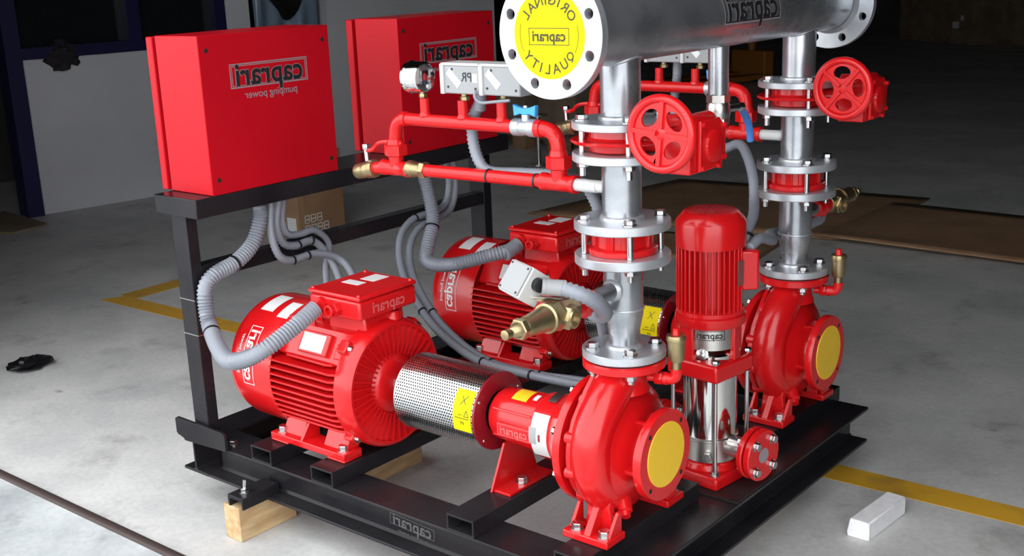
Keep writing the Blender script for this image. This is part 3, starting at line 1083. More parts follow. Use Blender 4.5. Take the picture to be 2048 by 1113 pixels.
def check_valve(label):
    t = thing('check_valve', label, 'valve', (0, 0, 786), 'red check valves between flanges')
    part(t, 'body', MB().lathe((0, 0, 0), (0, 0, 1), [(786, 0), (786, 66), (788, 67.5), (797, 67.5), (799, 65), (800, 53), (832, 52), (832.8, 0)], 64), 'red')
    for k in range(12):
        a = 2 * PI * (k + 0.3) / 12
        c = Vector((math.cos(a), math.sin(a), 0))
        tn = Vector((-c.y, c.x, 0))
        if k % 3 != 2:
            part(t, 'guide_rib', MB().obox(c * 55 + Vector((0, 0, 815)), c * 4, tn * 8, (0, 0, 16)), 'red', 1.5)
    for a in (45, 135, 225, 315):
        c, s_ = math.cos(math.radians(a)) * 74, math.sin(math.radians(a)) * 74
        bolt(t, (c, s_, 851.2), (0, 0, 1), 11, 9, True, 108, 85.0, gap=(18.4, 65.0))
    return t


def middle_spool(label):
    t = thing('pipe_spool', label, 'pipe', (0, 0, 833), 'silver flanged pipes between the valves')
    part(t, 'pipe', MB().lathe((0, 0, 0), (0, 0, 1), [(850, 38), (966, 38)], 48), 'galvpipe')
    part(t, 'flange', flange(MB(), 833, 851, 92.5), 'galv')
    part(t, 'flange', flange(MB(), 965, 981, 92.5), 'galv')
    part(t, 'weld', weld(852, 38.5, 7), 'galv')
    part(t, 'weld', weld(963, 38.5, 4), 'galv')
    part(t, 'side_branch', MB().cyl((-30, 0, 908), (-54, 0, 907), 12, seg=24), 'whitepl')
    return t


def butterfly_valve(label, rot):
    t = thing('butterfly_valve', label, 'valve', (0, 0, 981), 'red butterfly valves with handwheels')
    bd = part(t, 'body', MB().lathe((0, 0, 0), (0, 0, 1), [(981.5, 0), (981.5, 57), (984, 61), (996, 62), (1000, 66), (1006, 66), (1010, 62), (1023, 61), (1025.3, 56), (1025.3, 0)], 64), 'red')
    part(t, 'centring_plate', MB().lathe((0, 0, 1003), (0, 0, 1), [(-3, 0), (-3, 93), (0, 95.5), (3, 93), (3, 0)], 64), 'red')
    part(t, 'stem_neck', MB().lathe((60, 0, 1003), (1, 0, 0), [(0, 0), (0, 20), (38, 20), (42, 24), (58, 24), (62, 34), (72, 34), (72, 0)], 32), 'red')
    # worm gearbox
    gb = part(t, 'gearbox', MB().prism([(-62, 957), (28, 957), (52, 975), (52, 1030), (30, 1052), (-50, 1062), (-62, 1050)], lambda u, v, w: (w, u, v), 126, 186), 'red', 3)
    part(gb, 'cover', MB().prism([(-40, 960), (30, 960), (50, 978), (50, 1030), (28, 1050), (-38, 1050)], lambda u, v, w: (w, u, v), 186, 194), 'red', 2.5)
    part(gb, 'pointer_disc', MB().lathe((194, 6, 1002), (1, 0, 0), [(0, 0), (0, 30), (5, 29), (6, 27), (6, 0)], 36), 'red')
    for y, z in ((-33, 966), (40, 978), (42, 1034), (-30, 1042), (22, 964)):
        part(gb, 'cover_screw', MB().cyl((194, y, z), (199, y, z), 5, seg=12), 'red')
    part(gb, 'worm_housing', MB().lathe((159, -66, 1036), (0, 1, 0), [(0, 0), (0, 22), (110, 22), (112, 18), (112, 0)], 28), 'red')
    # handwheel
    hw = part(t, 'handwheel', MB().lathe((159, -98, 1036), (0, -1, 0), [(-34, 0), (-34, 11), (0, 11), (4, 17), (12, 17), (14, 14), (14, 0)], 24), 'red')
    W0 = Vector((159, -108, 1036))
    def ell(al, rm, h):
        return lambda p: (rm - h * math.sqrt(max(0, 1 - (p / al) ** 2)), rm + h * math.sqrt(max(0, 1 - (p / al) ** 2)))
    holes = [(PI * k / 2 + math.radians(rot), math.radians(31), ell(math.radians(31), 35, 13.5), 35) for k in range(4)]
    wb = MB().holed(W0, (0, -1, 0), 10, 59, 0, 5, holes, 60)
    for k in range(4):
        a = PI * k / 2 + PI / 4 + math.radians(rot)
        c = Vector((math.cos(a), 0, math.sin(a)))
        wb.obox(W0 + c * 34 + Vector((0, -6, 0)), c * 25, Vector((-c.z, 0, c.x)) * 4, (0, 4, 0))
    part(hw, 'web', wb, 'red', 1)
    rim = MB()
    ns, nt = 64, 14
    vs = []
    for i in range(ns):
        a = 2 * PI * i / ns
        c = Vector((math.cos(a), 0, math.sin(a)))
        for j in range(nt):
            b = 2 * PI * j / nt
            vs.append(W0 + Vector((0, -3, 0)) + c * (61 + 8 * math.cos(b)) + Vector((0, 1, 0)) * (9.5 * math.sin(b)))
    fs = [(i * nt + j, ((i + 1) % ns) * nt + j, ((i + 1) % ns) * nt + (j + 1) % nt, i * nt + (j + 1) % nt) for i in range(ns) for j in range(nt)]
    rim.add(vs, fs)
    part(hw, 'rim', rim, 'red')
    for a in (45, 135, 225, 315):
        c, s_ = math.cos(math.radians(a)) * 74, math.sin(math.radians(a)) * 74
        bolt(t, (c, s_, 1041.2), (0, 0, 1), 11, 9, True, 104, 76.6, gap=(15.6, 59.8))
    return t


for fn, l1, l2 in ((check_valve, 'red check valve clamped between silver flanges on the nearer riser, above the brass relief valve', 'red check valve clamped between silver flanges on the farther right riser'),
                   (middle_spool, 'silver flanged pipe piece below the handwheel on the nearer riser', 'silver flanged pipe piece below the handwheel on the farther riser'),
                   ):
    q = fn(l1)
    copy_tree(q, None, (0, D, 0), l2)
butterfly_valve('red butterfly valve with the nearer, larger looking red handwheel', 40)
b2 = butterfly_valve('red butterfly valve with the farther red handwheel at the right', 5)
b2.location.y += D * MM
reducer_spool('silver tapered pipe between the foreground pump and its check valve', -1)
r2 = reducer_spool('silver tapered pipe between the far right pump and its check valve', 1)
r2.location.y += D * MM

# ------------------------------------------------------------------ collector
ZC = 1209.0
col = thing('collector_pipe', 'large silver collector pipe across the top with a yellow sticker on its end flange', 'pipe', (0, 347, 1209))
part(col, 'pipe', MB().lathe((0, 0, ZC), (0, 1, 0), [(-195, 66), (890, 66)], 64), 'galvpipe')
Y = (0, 1, 0)
hol = [circ_hole(PI / 8 + k * PI / 4, 90, 9) for k in range(8)]
fl = part(col, 'end_flange', MB().holed((0, -211, ZC), Y, 0.5, 110, 0, 18, hol), 'galv', 1)
part(fl, 'flange_back', MB().cyl((0, -196, ZC), (0, -194, ZC), 70, seg=48), 'galv')
part(fl, 'rim_back', MB().lathe((0, -192, ZC), Y, [(-2, 66), (0, 75), (6, 71), (14, 66.5)], 48), 'galv')
st = part(fl, 'sticker', MB().lathe((0, -211, ZC), (0, -1, 0), [(0, 0), (0.1, 75), (0.8, 75), (0.8, 0)], 72), 'yellow', label='round yellow sticker with mirrored print')
# print on the sticker (read towards -x)
logo(st, (0, -211.8, ZC - 3), (-1, 0, 0), (0, 0, 1), (0, -1, 0), 82, 26, 'olive', None, False, False)
print_flat(st, 'logo_frame', *frame_quads(86, 29, 1.2), (0, -211.8, ZC - 3), (-1, 0, 0), (0, 0, 1), (0, -0.6, 0), 'olive')


def arc_text(txt, R, a_mid, da, size, top=True):
    n = len(txt)
    wd = [0.55 if ch in 'I' else 1.0 for ch in txt]
    pos = [sum(wd[:i]) + wd[i] / 2 for i in range(n)]
    for i, ch in enumerate(txt):
        vs, fs = text_mb(ch, 1.0, 0.012)
        hgt = max(v.y for v in vs) - min(v.y for v in vs)
        cy = (max(v.y for v in vs) + min(v.y for v in vs)) / 2
        k = size / hgt
        off = (pos[i] - (pos[0] + pos[-1]) / 2) * da
        if top:
            a = a_mid - off
            up = Vector((math.cos(a), math.sin(a)))
            rd = Vector((math.sin(a), -math.cos(a)))
        else:
            a = a_mid + off
            up = -Vector((math.cos(a), math.sin(a)))
            rd = Vector((-math.sin(a), math.cos(a)))
        c = Vector((math.cos(a), math.sin(a))) * R
        out = []
        for v in vs:
            q = c + rd * v.x * k + up * (v.y - cy) * k
            out.append(Vector((-q.x, -212.3, ZC + q.y)))
        part(st, 'letter', MB().add(out, fs), 'olive')


arc_text('ORIGINAL', 58, PI / 2, math.radians(18.5), 17)
arc_text('QUALITY', 58, -PI / 2, math.radians(18.5), 17, False)
for s in (-1, 1):
    mb = MB()
    pts = [Vector((s * 62 * math.cos(math.radians(a)), -212.2, ZC + 62 * math.sin(math.radians(a)))) for a in range(-28, 18, 4)]
    for a, b in zip(pts, pts[1:]):
        mb.bar(a, b, 0.7, 0.3, (0, 1, 0))
    part(st, 'print_line', mb, 'olive')
hol2 = [circ_hole(PI / 8 + k * PI / 4, 90, 9) for k in range(8)]
fl2 = part(col, 'end_flange', MB().holed((0, 888, ZC), Y, 66, 110, 0, 18, hol2), 'galv', 1)
part(fl2, 'rim_back', MB().lathe((0, 888, ZC), Y, [(-14, 66.5), (-6, 71), (0, 75)], 48), 'galv')
for y0 in (0, D):
    bp = part(col, 'branch_pipe', MB().lathe((0, y0, 0), (0, 0, 1), [(1041, 38), (1160, 38)], 48), 'galvpipe')
    part(bp, 'branch_flange', flange(MB(), 1025.8, 1041, 92.5).xf(Matrix.Translation((0, y0, 0))), 'galv')
    part(bp, 'weld', weld(1043, 38.5, 6).xf(Matrix.Translation((0, y0, 0))), 'galv')
    sd = MB()
    pts = []
    for i in range(41):
        a = 2 * PI * i / 40
        x, y = 39 * math.cos(a), 39 * math.sin(a)
        pts.append((x, y0 + y, ZC - math.sqrt(66 ** 2 - x * x)))
    part(bp, 'saddle_weld', MB().tube(pts, 3.2, 8, False), 'galv')
dp = part(col, 'drop_pipe', MB().lathe((0, 362, 0), (0, 0, 1), [(1040, 21.5), (1160, 21.5)], 36), 'galvpipe')
bv = part(dp, 'ball_valve', MB().hexa((0, 362, 1048), (0, 362, 1028), 25).lathe((0, 362, 1030), (0, 0, -1), [(0, 22), (6, 25), (24, 26), (30, 24), (34, 24)], 32).hexa((0, 362, 1000), (0, 362, 982), 24).lathe((0, 362, 984), (0, 0, -1), [(0, 17), (25, 17), (25, 0)], 28), 'satin')
part(bv, 'valve_stem', MB().cyl((16, 372, 1016), (26, 405, 1016), 8, seg=16).hexa((24, 402, 1016), (29, 416, 1016), 10), 'steel')
part(bv, 'lever', MB().bar((28, 408, 1018), (18, 430, 1008), 14, 4), 'dark')
part(bv, 'lever_sleeve', MB().tube(smooth_path([(20, 426, 1010), (8, 470, 985), (0, 500, 955), (-4, 512, 928)], 5), 8, 10), 'blue')
# logo wrapped round the pipe
cwrap = lambda o_: (lambda a, b, l: Vector(((66.6 + o_) * math.cos(b / 66 + 0.2), 388 - a, ZC + (66.6 + o_) * math.sin(b / 66 + 0.2))))
print_flat(col, 'logo_outline', *sc(TXT['fat'], 205), (0, 0, 0), (1, 0, 0), (0, 0, 1), 0, 'greyink', cwrap(0.0))
print_flat(col, 'logo_lettering', *sc(TXT['bold'], 205), (0, 0, 0), (1, 0, 0), (0, 0, 1), 0, 'ink', cwrap(0.5))
print_flat(col, 'logo_frame', *frame_quads(236, 58, 3), (0, 0, 0), (1, 0, 0), (0, 0, 1), 0, 'greyink', cwrap(0.0))
print_flat(col, 'logo_frame', *frame_quads(226, 50, 2), (0, 0, 0), (1, 0, 0), (0, 0, 1), 0, 'ink', cwrap(0.2))
print_flat(col, 'slogan_lettering', [q + Vector((0, -45, 0)) for q in sc(TXT['sub'], 155)[0]], TXT['sub'][1], (0, 0, 0), (1, 0, 0), (0, 0, 1), 0, 'greyink', cwrap(0.0))

# ================================================================== VERTICAL BOOSTER PUMP
jp = thing('vertical_pump', 'small vertical multistage pump with a red motor and polished steel sleeve', 'pump', (-8, 348, 190.2), None, math.radians(-7), True)
Zv = (0, 0, 1)
bs = part(jp, 'base', MB().box(-74, 74, -74, 74, 0, 29).lathe((0, 0, 0), Zv, [(28, 0), (28, 70), (36, 66), (48, 63), (50, 0)], 48), 'red', 5)
for x in (-56, 56):
    for y in (-56, 56):
        bolt(bs, (x, y, 29), Zv, 9, 7)
part(jp, 'inlet_housing', MB().lathe((0, 0, 0), Zv, [(50, 0), (50, 61), (96, 61), (98, 63.5), (103, 63.5), (105, 61), (105, 0)], 56), 'satin')
part(jp, 'sleeve', MB().lathe((0, 0, 0), Zv, [(105, 0), (105, 60), (236, 60), (246, 60), (246, 0)], 64), 'chrome')
for s in (-1, 1):
    part(jp, 'drain_plug', MB().hexa((s * 34, -52, 66), (s * 40, -64, 66), 11), 'steel')
for x in (-58, 58):
    for y in (-58, 58):
        part(jp, 'tie_rod', MB().cyl((x, y, 29), (x, y, 290), 5, seg=14).hexa((x, y, 288), (x, y, 297), 9), 'steel')
hd = part(jp, 'head_block', MB().box(-68, 68, -68, 68, 246, 286), 'red', 6)
part(jp, 'pump_head', MB().lathe((0, 0, 0), Zv, [(286, 0), (286, 58), (296, 58), (306, 50), (318, 30), (330, 16), (365, 14), (365, 0)], 48), 'chrome')
part(jp, 'vent_plug', MB().lathe((18, -50, 303), (0.35, -1, 0.25), [(-4, 0), (-4, 14), (6, 14), (8, 9), (14, 9), (15, 6), (15, 0)], 20), 'steel')
for k in (1, -1):
    arc = [(68 * math.cos(math.radians(45 + q)), 68 * math.sin(math.radians(45 + q))) for q in (-48, -30, -10, 10, 30, 48)]
    arc += [(54 * math.cos(math.radians(45 + q)), 54 * math.sin(math.radians(45 + q))) for q in (48, 20, -20, -48)]
    part(jp, 'lantern_pillar', MB().prism(arc, lambda u, v, w: (k * u, k * v, w), 285, 366), 'red', 3)
part(jp, 'lantern_ring', MB().lathe((0, 0, 0), Zv, [(362, 40), (362, 74), (366, 77), (384, 77), (388, 72), (388, 0), (362, 0)], 56), 'red')
gp = part(jp, 'coupling_guard_plate', MB().lathe((0, 0, 0), Zv, [(312, 61), (364, 61)], 56), 'satin')
fnj = lambda a, b, l: Vector((61.6 * math.sin(-a / 61.6 + 0.62), -61.6 * math.cos(-a / 61.6 + 0.62), 346 + b))
print_flat(gp, 'logo_lettering', *sc(TXT['bold'], 58), (0, 0, 0), (1, 0, 0), Zv, 0, 'ink', fnj)
print_flat(gp, 'logo_frame', *frame_quads(68, 21, 1.2), (0, 0, 0), (1, 0, 0), Zv, 0, 'ink', fnj)
part(jp, 'motor_housing', MB().lathe((0, 0, 0), Zv, [(388, 0), (388, 58), (392, 60), (545, 60), (545, 0)], 56), 'red')
for k in range(36):
    a = 2 * PI * k / 36
    c = Vector((math.cos(a), math.sin(a), 0))
    if abs(math.degrees(math.atan2(c.y, c.x)) - 42) < 26:
        continue
    tn = Vector((-c.y, c.x, 0))
    part(jp, 'cooling_fin', MB().obox(c * 66 + Vector((0, 0, 470)), c * 8.5, tn * 1.9, (0, 0, 73)), 'red', 0.8)
part(jp, 'motor_flange', MB().lathe((0, 0, 0), Zv, [(384, 0), (384, 70), (388, 74), (396, 74), (400, 66), (400, 0)], 48), 'red')
fc = part(jp, 'fan_cover', MB().lathe((0, 0, 0), Zv, [(536, 70), (536, 76), (586, 76), (592, 74.5), (609, 60), (612, 56), (612, 0)], 64), 'red')
gm = MB()
for i in range(-9, 10):
    for j in range(-9, 10):
        x, y = i * 5.6 + (j % 2) * 2.8, j * 5.0
        if x * x + y * y < 50 ** 2:
            gm.cyl((x, y, 611.6), (x, y, 612.4), 1.7, seg=6)
g = part(fc, 'air_holes', gm, 'maroon')
g['kind'] = 'stuff'
tbx = part(jp, 'terminal_box', MB().obox((52, 58, 482), (0.67 * 20, 0.74 * 20, 0), (-0.74 * 38, 0.67 * 38, 0), (0, 0, 44)), 'red', 5)
part(tbx, 'nameplate', MB().obox((75, 6, 482), (0.99 * 1, 0.08, 0), (-0.08 * 11, 0.99 * 11, 0), (0, 0, 27)), 'satin')
for s in (1, -1):
    nk = part(jp, 'port_neck', MB().cyl((s * 52, 0, 84), (s * 116, 0, 84), 24, seg=32), 'satin')
    f1 = part(jp, 'port_flange', MB().lathe((s * 112, 0, 84), (s, 0, 0), [(0, 0), (0, 56), (2, 58), (11, 58), (13, 56), (13, 0)], 48), 'red')
    f2 = part(jp, 'counter_flange', MB().lathe((s * 130, 0, 84), (s, 0, 0), [(-5, 34), (0, 34), (0, 56), (2, 58), (13, 58), (15, 56), (15, 0)], 48), 'red')
    part(f2, 'port_cap', MB().cyl((s * 145, 0, 84), (s * 145.8, 0, 84), 17, seg=32), 'greyink')
    for a in (45, 135, 225, 315):
        c, s_ = math.cos(math.radians(a)) * 43, math.sin(math.radians(a)) * 43
        bolt(f2, (s * 145.1, c, 84 + s_), (s, 0, 0), 9.5, 8, True, 44, 33.3, gap=(15.4, 19.8))


# ================================================================== PRESSURE MANIFOLDS
def elbow(c0, c1, c2, n=8):
    c0, c1, c2 = Vector(c0), Vector(c1), Vector(c2)
    return [(1 - t) ** 2 * c0 + 2 * t * (1 - t) * c1 + t * t * c2 for t in [i / n for i in range(n + 1)]]


def manifold(label):
    t = thing('pressure_manifold', label, 'pipework', (-350, 0, 906), 'red pressure manifolds')
    zl, zu, R = 906, 1011, 13.5
    part(t, 'lower_pipe', MB().cyl((-170, 0, zl), (-510, 0, zl - 4), R, seg=28), 'redpipe')
    part(t, 'upper_pipe', MB().cyl((-255, 0, zu), (-560, 0, zu), R, seg=28), 'redpipe')
    # tee fittings
    for x, nm in ((-148, 'tee'), (-598, 'tee')):
        zz = zl if x == -148 else zl - 6
        tm = MB().lathe((x - 42, 0, zz), (1, 0, 0), [(0, 0), (0, 18), (10, 18), (12, 16.5), (72, 16.5), (74, 18), (84, 18), (84, 0)], 28)
        tm.lathe((x, 0, zz), (0, 0, 1), [(0, 16), (26, 16), (28, 18), (36, 18), (36, 0)], 28)
        part(t, nm, tm, 'redpipe')
    part(t, 'brass_nipple', MB().cyl((-54.5, 0, zl + 0.5), (-107, 0, zl), 12.5, seg=24), 'whitepl')
    # unions
    for x, zz in ((-148, 947), (-598, 941)):
        part(t, 'union', MB().hexa((x, 0, zz - 13), (x, 0, zz + 13), 26, 0.08).cyl((x, 0, zz + 13), (x, 0, zz + 24), 19, 17, seg=24).cyl((x, 0, zz - 22), (x, 0, zz - 13), 17, seg=24), 'redpipe')
    part(t, 'elbow', MB().tube([(-148, 0, 960), (-148, 0, 972)] + elbow((-148, 0, 974), (-148, 0, zu), (-186, 0, zu)), 15.5, 24).lathe((-200, 0, zu), (1, 0, 0), [(0, 0), (0, 17.5), (14, 17.5), (14, 0)], 24), 'redpipe')
    part(t, 'elbow', MB().tube([(-598, 0, 955), (-597, 0, 968)] + elbow((-596, 0, 972), (-594, 0, zu), (-558, 0, zu)), 14.5, 24).lathe((-568, 0, zu), (1, 0, 0), [(0, 0), (0, 16), (12, 16), (12, 0)], 24), 'redpipe')
    for x in (-502, -394, -289):
        part(t, 'riser_stub', MB().cyl((x, 0, zu + 8), (x, 0, 1058), 10.5, seg=24).lathe((x, 0, zu + 10), (0, 0, 1), [(0, 14), (4, 13), (8, 10.5)], 24), 'redpipe')
    # blue wing valve
    vb = part(t, 'wing_valve', MB().lathe((-256, 0, zu), (1, 0, 0), [(0, 0), (0, 18), (18, 18), (20, 16), (38, 16), (40, 18), (57, 18), (57, 0)], 28).cyl((-227, 0, zu + 12), (-227, 0, zu + 26), 9, seg=18), 'galv')
    part(vb, 'wing_handle', MB().prism([(-27, 22), (-12, 27), (0, 25), (12, 27), (27, 22), (29, 46), (14, 41), (0, 38), (-14, 41), (-29, 46)], lambda u, v, w: (-227 + u, w, zu + v), -6, 6), 'lblue', 2)
    bolt(vb, (-227, 0, zu + 38), (0, 0, 1), 6, 6, False)
    # brass check piece and drain cock
    part(t, 'brass_fitting', MB().hexa((-508, 0, zl - 4), (-522, 0, zl - 4), 19).lathe((-522, 0, zl - 4), (-1, 0, 0), [(0, 16), (22, 17), (24, 19), (36, 19), (38, 16), (38, 0)], 28), 'brass')
    zd = zl - 12
    part(t, 'drain_pipe', MB().lathe((-636, 0, zl - 7), (-1, 0, -0.12), [(0, 0), (0, 14), (36, 14), (36, 0)], 24), 'redpipe')
    dc = part(t, 'drain_cock', MB().lathe((-664, 0, zl - 11), (-1, 0, -0.2), [(0, 0), (0, 20), (12, 21), (16, 18), (26, 20), (32, 18), (40, 18), (60, 17), (62, 16), (62, 12), (40, 11), (40, 0)], 32), 'brass')
    part(dc, 'cock_stem', MB().cyl((-690, 0, zl + 4), (-692, 0, zl + 32), 6, seg=16).hexa((-692, 0, zl + 30), (-692, 0, zl + 42), 10), 'steel')
    part(dc, 'cock_lever', MB().tube(smooth_path([(-692, 0, zl + 26), (-668, -1, zl + 32), (-650, -2, zl + 46), (-620, -2, zl + 52), (-575, -2, zl + 50)], 5), 5, 8), 'redpipe')
    for x in (-330, -205):
        part(t, 'cable_tie', MB().ring((x, 0, zl - 1), (1, 0, 0), 13.4, 15, -2, 2, 28), 'tie')
    return t


def gauge(label):
    t = thing('pressure_gauge', label, 'gauge', (-505, 0, 1058))
    part(t, 'case', MB().lathe((-540, 0, 1102), (1, 0, 0), [(0, 0), (0, 30), (2, 34), (8, 35), (10, 33), (40, 33), (44, 31), (45, 28), (45, 0)], 48), 'chrome')
    part(t, 'stem', MB().hexa((-506, 0, 1058.3), (-506, 0, 1068), 9).cyl((-506, 0, 1066), (-506, 0, 1076), 6, seg=16), 'brass')
    part(t, 'blow_out_plug', MB().cyl((-495, 8, 1082), (-492, 8, 1082), 5, seg=16), 'whitepl')
    return t


def switch(x0, label, mark):
    t = thing('pressure_switch', label, 'pressure switch', (x0 + 46, 0, 1058), 'white pressure switches')
    x1 = x0 + 96
    part(t, 'housing', MB().box(x0, x1, -24, 26, 1074, 1132), 'greypl', 3)
    part(t, 'cover', MB().box(x0 - 8, x0 + 2, -28, 28, 1073, 1135).box(x0 - 6, x1, -26, 28, 1131, 1137), 'whitepl', 2)
    part(t, 'stem', MB().hexa((x0 + 34, 0, 1058.3), (x0 + 34, 0, 1067), 10).cyl((x0 + 34, 0, 1066), (x0 + 34, 0, 1075), 7, seg=16), 'brass')
    part(t, 'tape', MB().obox((x0 + 28, -24.6, 1106), (15, 0, -14.5), (5.5, 0, 6), (0, 0.4, 0)), 'label')
    for x, z in ((x0 + 12, 1088), (x0 + 24, 1124), (x0 + 86, 1086)):
        part(t, 'screw', MB().cyl((x, -24, z), (x, -25, z), 2.6, seg=10), 'ink')
    if mark:
        print_flat(t, 'marking', *(lambda q: ([v * 28 for v in q[0]], q[1]))(text_mb('PR', 1.0, 0.01)), (x0 + 62, -24, 1108), (-1, 0, 0), (0, 0, 1), (0, -0.5, 0), 'ink')
        part(t, 'window', MB().box(x0 + 78, x0 + 92, -24.6, -24, 1098, 1116), 'whitepl')
    return t


mf = manifold('red pipe manifold with a blue wing valve in front of the cabinets')
copy_tree(mf, None, (13, D, 0), 'red pipe manifold of the farther riser, partly behind the collector and handwheel')
gauge('round chrome pressure gauge standing on the red manifold')
s1 = switch(-421, 'white switch box marked PR beside the chrome gauge', True)
s2 = switch(-316, 'white switch box half hidden by the flange with the yellow sticker', False)
copy_tree(s1, None, (20, D, 0), 'white switch box under the collector pipe, left one of the far manifold')
copy_tree(s2, None, (20, D, 0), 'white switch box under the collector pipe, right one beside the silver drop pipe')
single('thin_cable', MB().tube(smooth_path([(-330, -30, 1084), (-331, -32, 1070), (-318, -30, 1060), (-290, -28, 1062), (-250, -20, 1066)], 6), 3.2, 10), 'grey', 'thin grey cable looping between the two near white switch boxes', 'cable', (-300, -28, 1060))


# ================================================================== RELIEF VALVES
def relief(label, sgn):
    t = thing('relief_valve', label, 'valve', (0, sgn * 200, 714), 'brass relief valves')
    Yd = (0, sgn, 0)
    o = lambda y: (0, sgn * y, 714)
    part(t, 'red_coupling', MB().lathe(o(104), Yd, [(0, 0), (0, 20), (12, 22), (22, 22), (22, 0)], 28).hexa(o(124), o(150), 27).lathe(o(150), Yd, [(0, 22), (14, 22), (14, 0)], 28), 'redpipe')
    bd = part(t, 'body', MB().lathe(o(163), Yd, [(0, 0), (0, 20), (4, 24), (40, 27), (52, 30), (60, 30), (66, 27), (76, 27), (76, 0)], 8, PI / 8), 'brass', 2)
    part(bd, 'outlet', MB().hexa((6, sgn * 206, 712), (30, sgn * 202, 709), 24, 0.1).lathe((26, sgn * 203, 709.5), (1, -0.1 * sgn, -0.1), [(0, 0), (0, 19), (9, 19), (10, 17), (10, 13), (2, 12), (2, 0)], 28), 'brass')
    part(t, 'bonnet', MB().lathe(o(238), Yd, [(0, 0), (0, 28), (8, 28), (10, 24), (18, 23), (58, 19), (70, 18), (74, 16), (74, 0)], 32), 'brass')
    part(t, 'lock_nut', MB().hexa(o(311), o(326), 20), 'brass')
    part(t, 'adjuster', MB().lathe(o(325), Yd, [(0, 0), (0, 15), (16, 9), (18, 6), (22, 6), (24, 9), (36, 9), (37, 7), (37, 0)], 24), 'brass')
    return t


relief('brass relief valve sticking out to the left of the nearer silver riser', -1)
rv = relief('brass relief valve sticking out behind the far right silver riser', 1)
rv.location.y += D * MM

jb = thing('junction_box', 'small white switch box above the brass relief valve', 'switch box', (-62, -226, 742))
jx, jy, jz = Vector((0.93, -0.2, -0.12)).normalized(), None, None
jz = Vector((-0.05, 0.55, 0.8)).normalized()
jy = jz.cross(jx).normalized()
jz = jx.cross(jy).normalized()
jc = Vector((-62, -226, 766))
part(jb, 'housing', MB().obox(jc, jx * 29, jy * 26, jz * 31), 'whitepl', 3)
part(jb, 'lid', MB().obox(jc - jy * 28, jx * 27, jy * 2.2, jz * 29), 'greypl', 1.5)
for a in (-1, 1):
    for b in (-1, 1):
        part(jb, 'screw', MB().cyl(jc - jy * 30 + jx * 22 * a + jz * 24 * b, jc - jy * 31.2 + jx * 22 * a + jz * 24 * b, 2.2, seg=10), 'ink')
part(jb, 'gland', MB().cyl(jc + jx * 28 + jz * 8, jc + jx * 40 + jz * 8, 13, seg=20), 'tie')
part(jb, 'bracket', MB().bar(jc + jx * 14 - jz * 28, (0, -170, 730), 10, 6).bar(jc + jx * 24 - jz * 20, (8, -175, 735), 6, 4), 'steel', 1)


# ================================================================== AIR VENTS
def vent(label):
    t = thing('air_vent', label, 'air vent', (101, 30, 535), 'brass air vents on red elbows')
    u = Vector((101, 30, 0)).normalized()
    a = Vector((0, 0, 535))
    part(t, 'pipe', MB().cyl(a + u * 48, a + u * 92, 8.5, seg=20).hexa(a + u * 62, a + u * 78, 13).lathe(a + u * 80, u, [(0, 0), (0, 13), (8, 13), (8, 0)], 20), 'redpipe')
    part(t, 'elbow', MB().tube([a + u * 86] + elbow(a + u * 90, a + u * 105, a + u * 105 + Vector((0, 0, 15))) + [a + u * 105 + Vector((0, 0, 22))], 11.5, 20), 'redpipe')
    c = a + u * 105
    part(t, 'vent_body', MB().lathe(c, (0, 0, 1), [(20, 0), (20, 9.5), (36, 9.5), (38, 14), (44, 16), (78, 17), (79, 19), (86, 19.5), (91, 18), (92, 0)], 32), 'brass')
    part(t, 'vent_cap', MB().lathe(c, (0, 0, 1), [(90, 0), (90, 9), (94, 7), (104, 6.5), (106, 0)], 20), 'redpipe')
    return t


v1 = vent('brass air vent on a red elbow beside the foreground pump outlet')
copy_tree(v1, None, (0, D, 0), 'brass air vent on a red elbow at the far right pump outlet')


# ================================================================== FLEXIBLE CONDUITS
def conduit(label, pts, r, ties=(), group=None, ends=(False, False), pitch=8.5, mat='grey', tie_r=None):
    sp = resample(smooth_path(pts, 10), pitch / 2)
    t = thing('flexible_conduit', label, 'conduit', tuple(pts[0]), group)
    amp = r * 0.10
    part(t, 'hose', MB().tube(sp, r, 14, True, lambda i, n: r + (amp if i % 2 else -amp)), mat, 0, 75)
    for e, (i0, i1) in zip(ends, ((0, 1), (-1, -2))):
        if e:
            a = Vector(pts[i0])
            d = (Vector(pts[i1]) - a).normalized()
            part(t, 'end_sleeve', MB().lathe(a, d, [(0, 0), (0, r * 1.05), (r * 3.0, r * 1.08), (r * 3.1, r), (r * 3.1, 0)], 24), 'greypl' if e == 2 else mat)
    for f in ties:
        k = int(f * (len(sp) - 2))
        d = sp[k + 1] - sp[k]
        rr = tie_r or r
        part(t, 'cable_tie', MB().ring(sp[k], d, rr * 1.02, rr * 1.02 + 2.2, -2.4, 2.4, 24), 'tie')
    return t


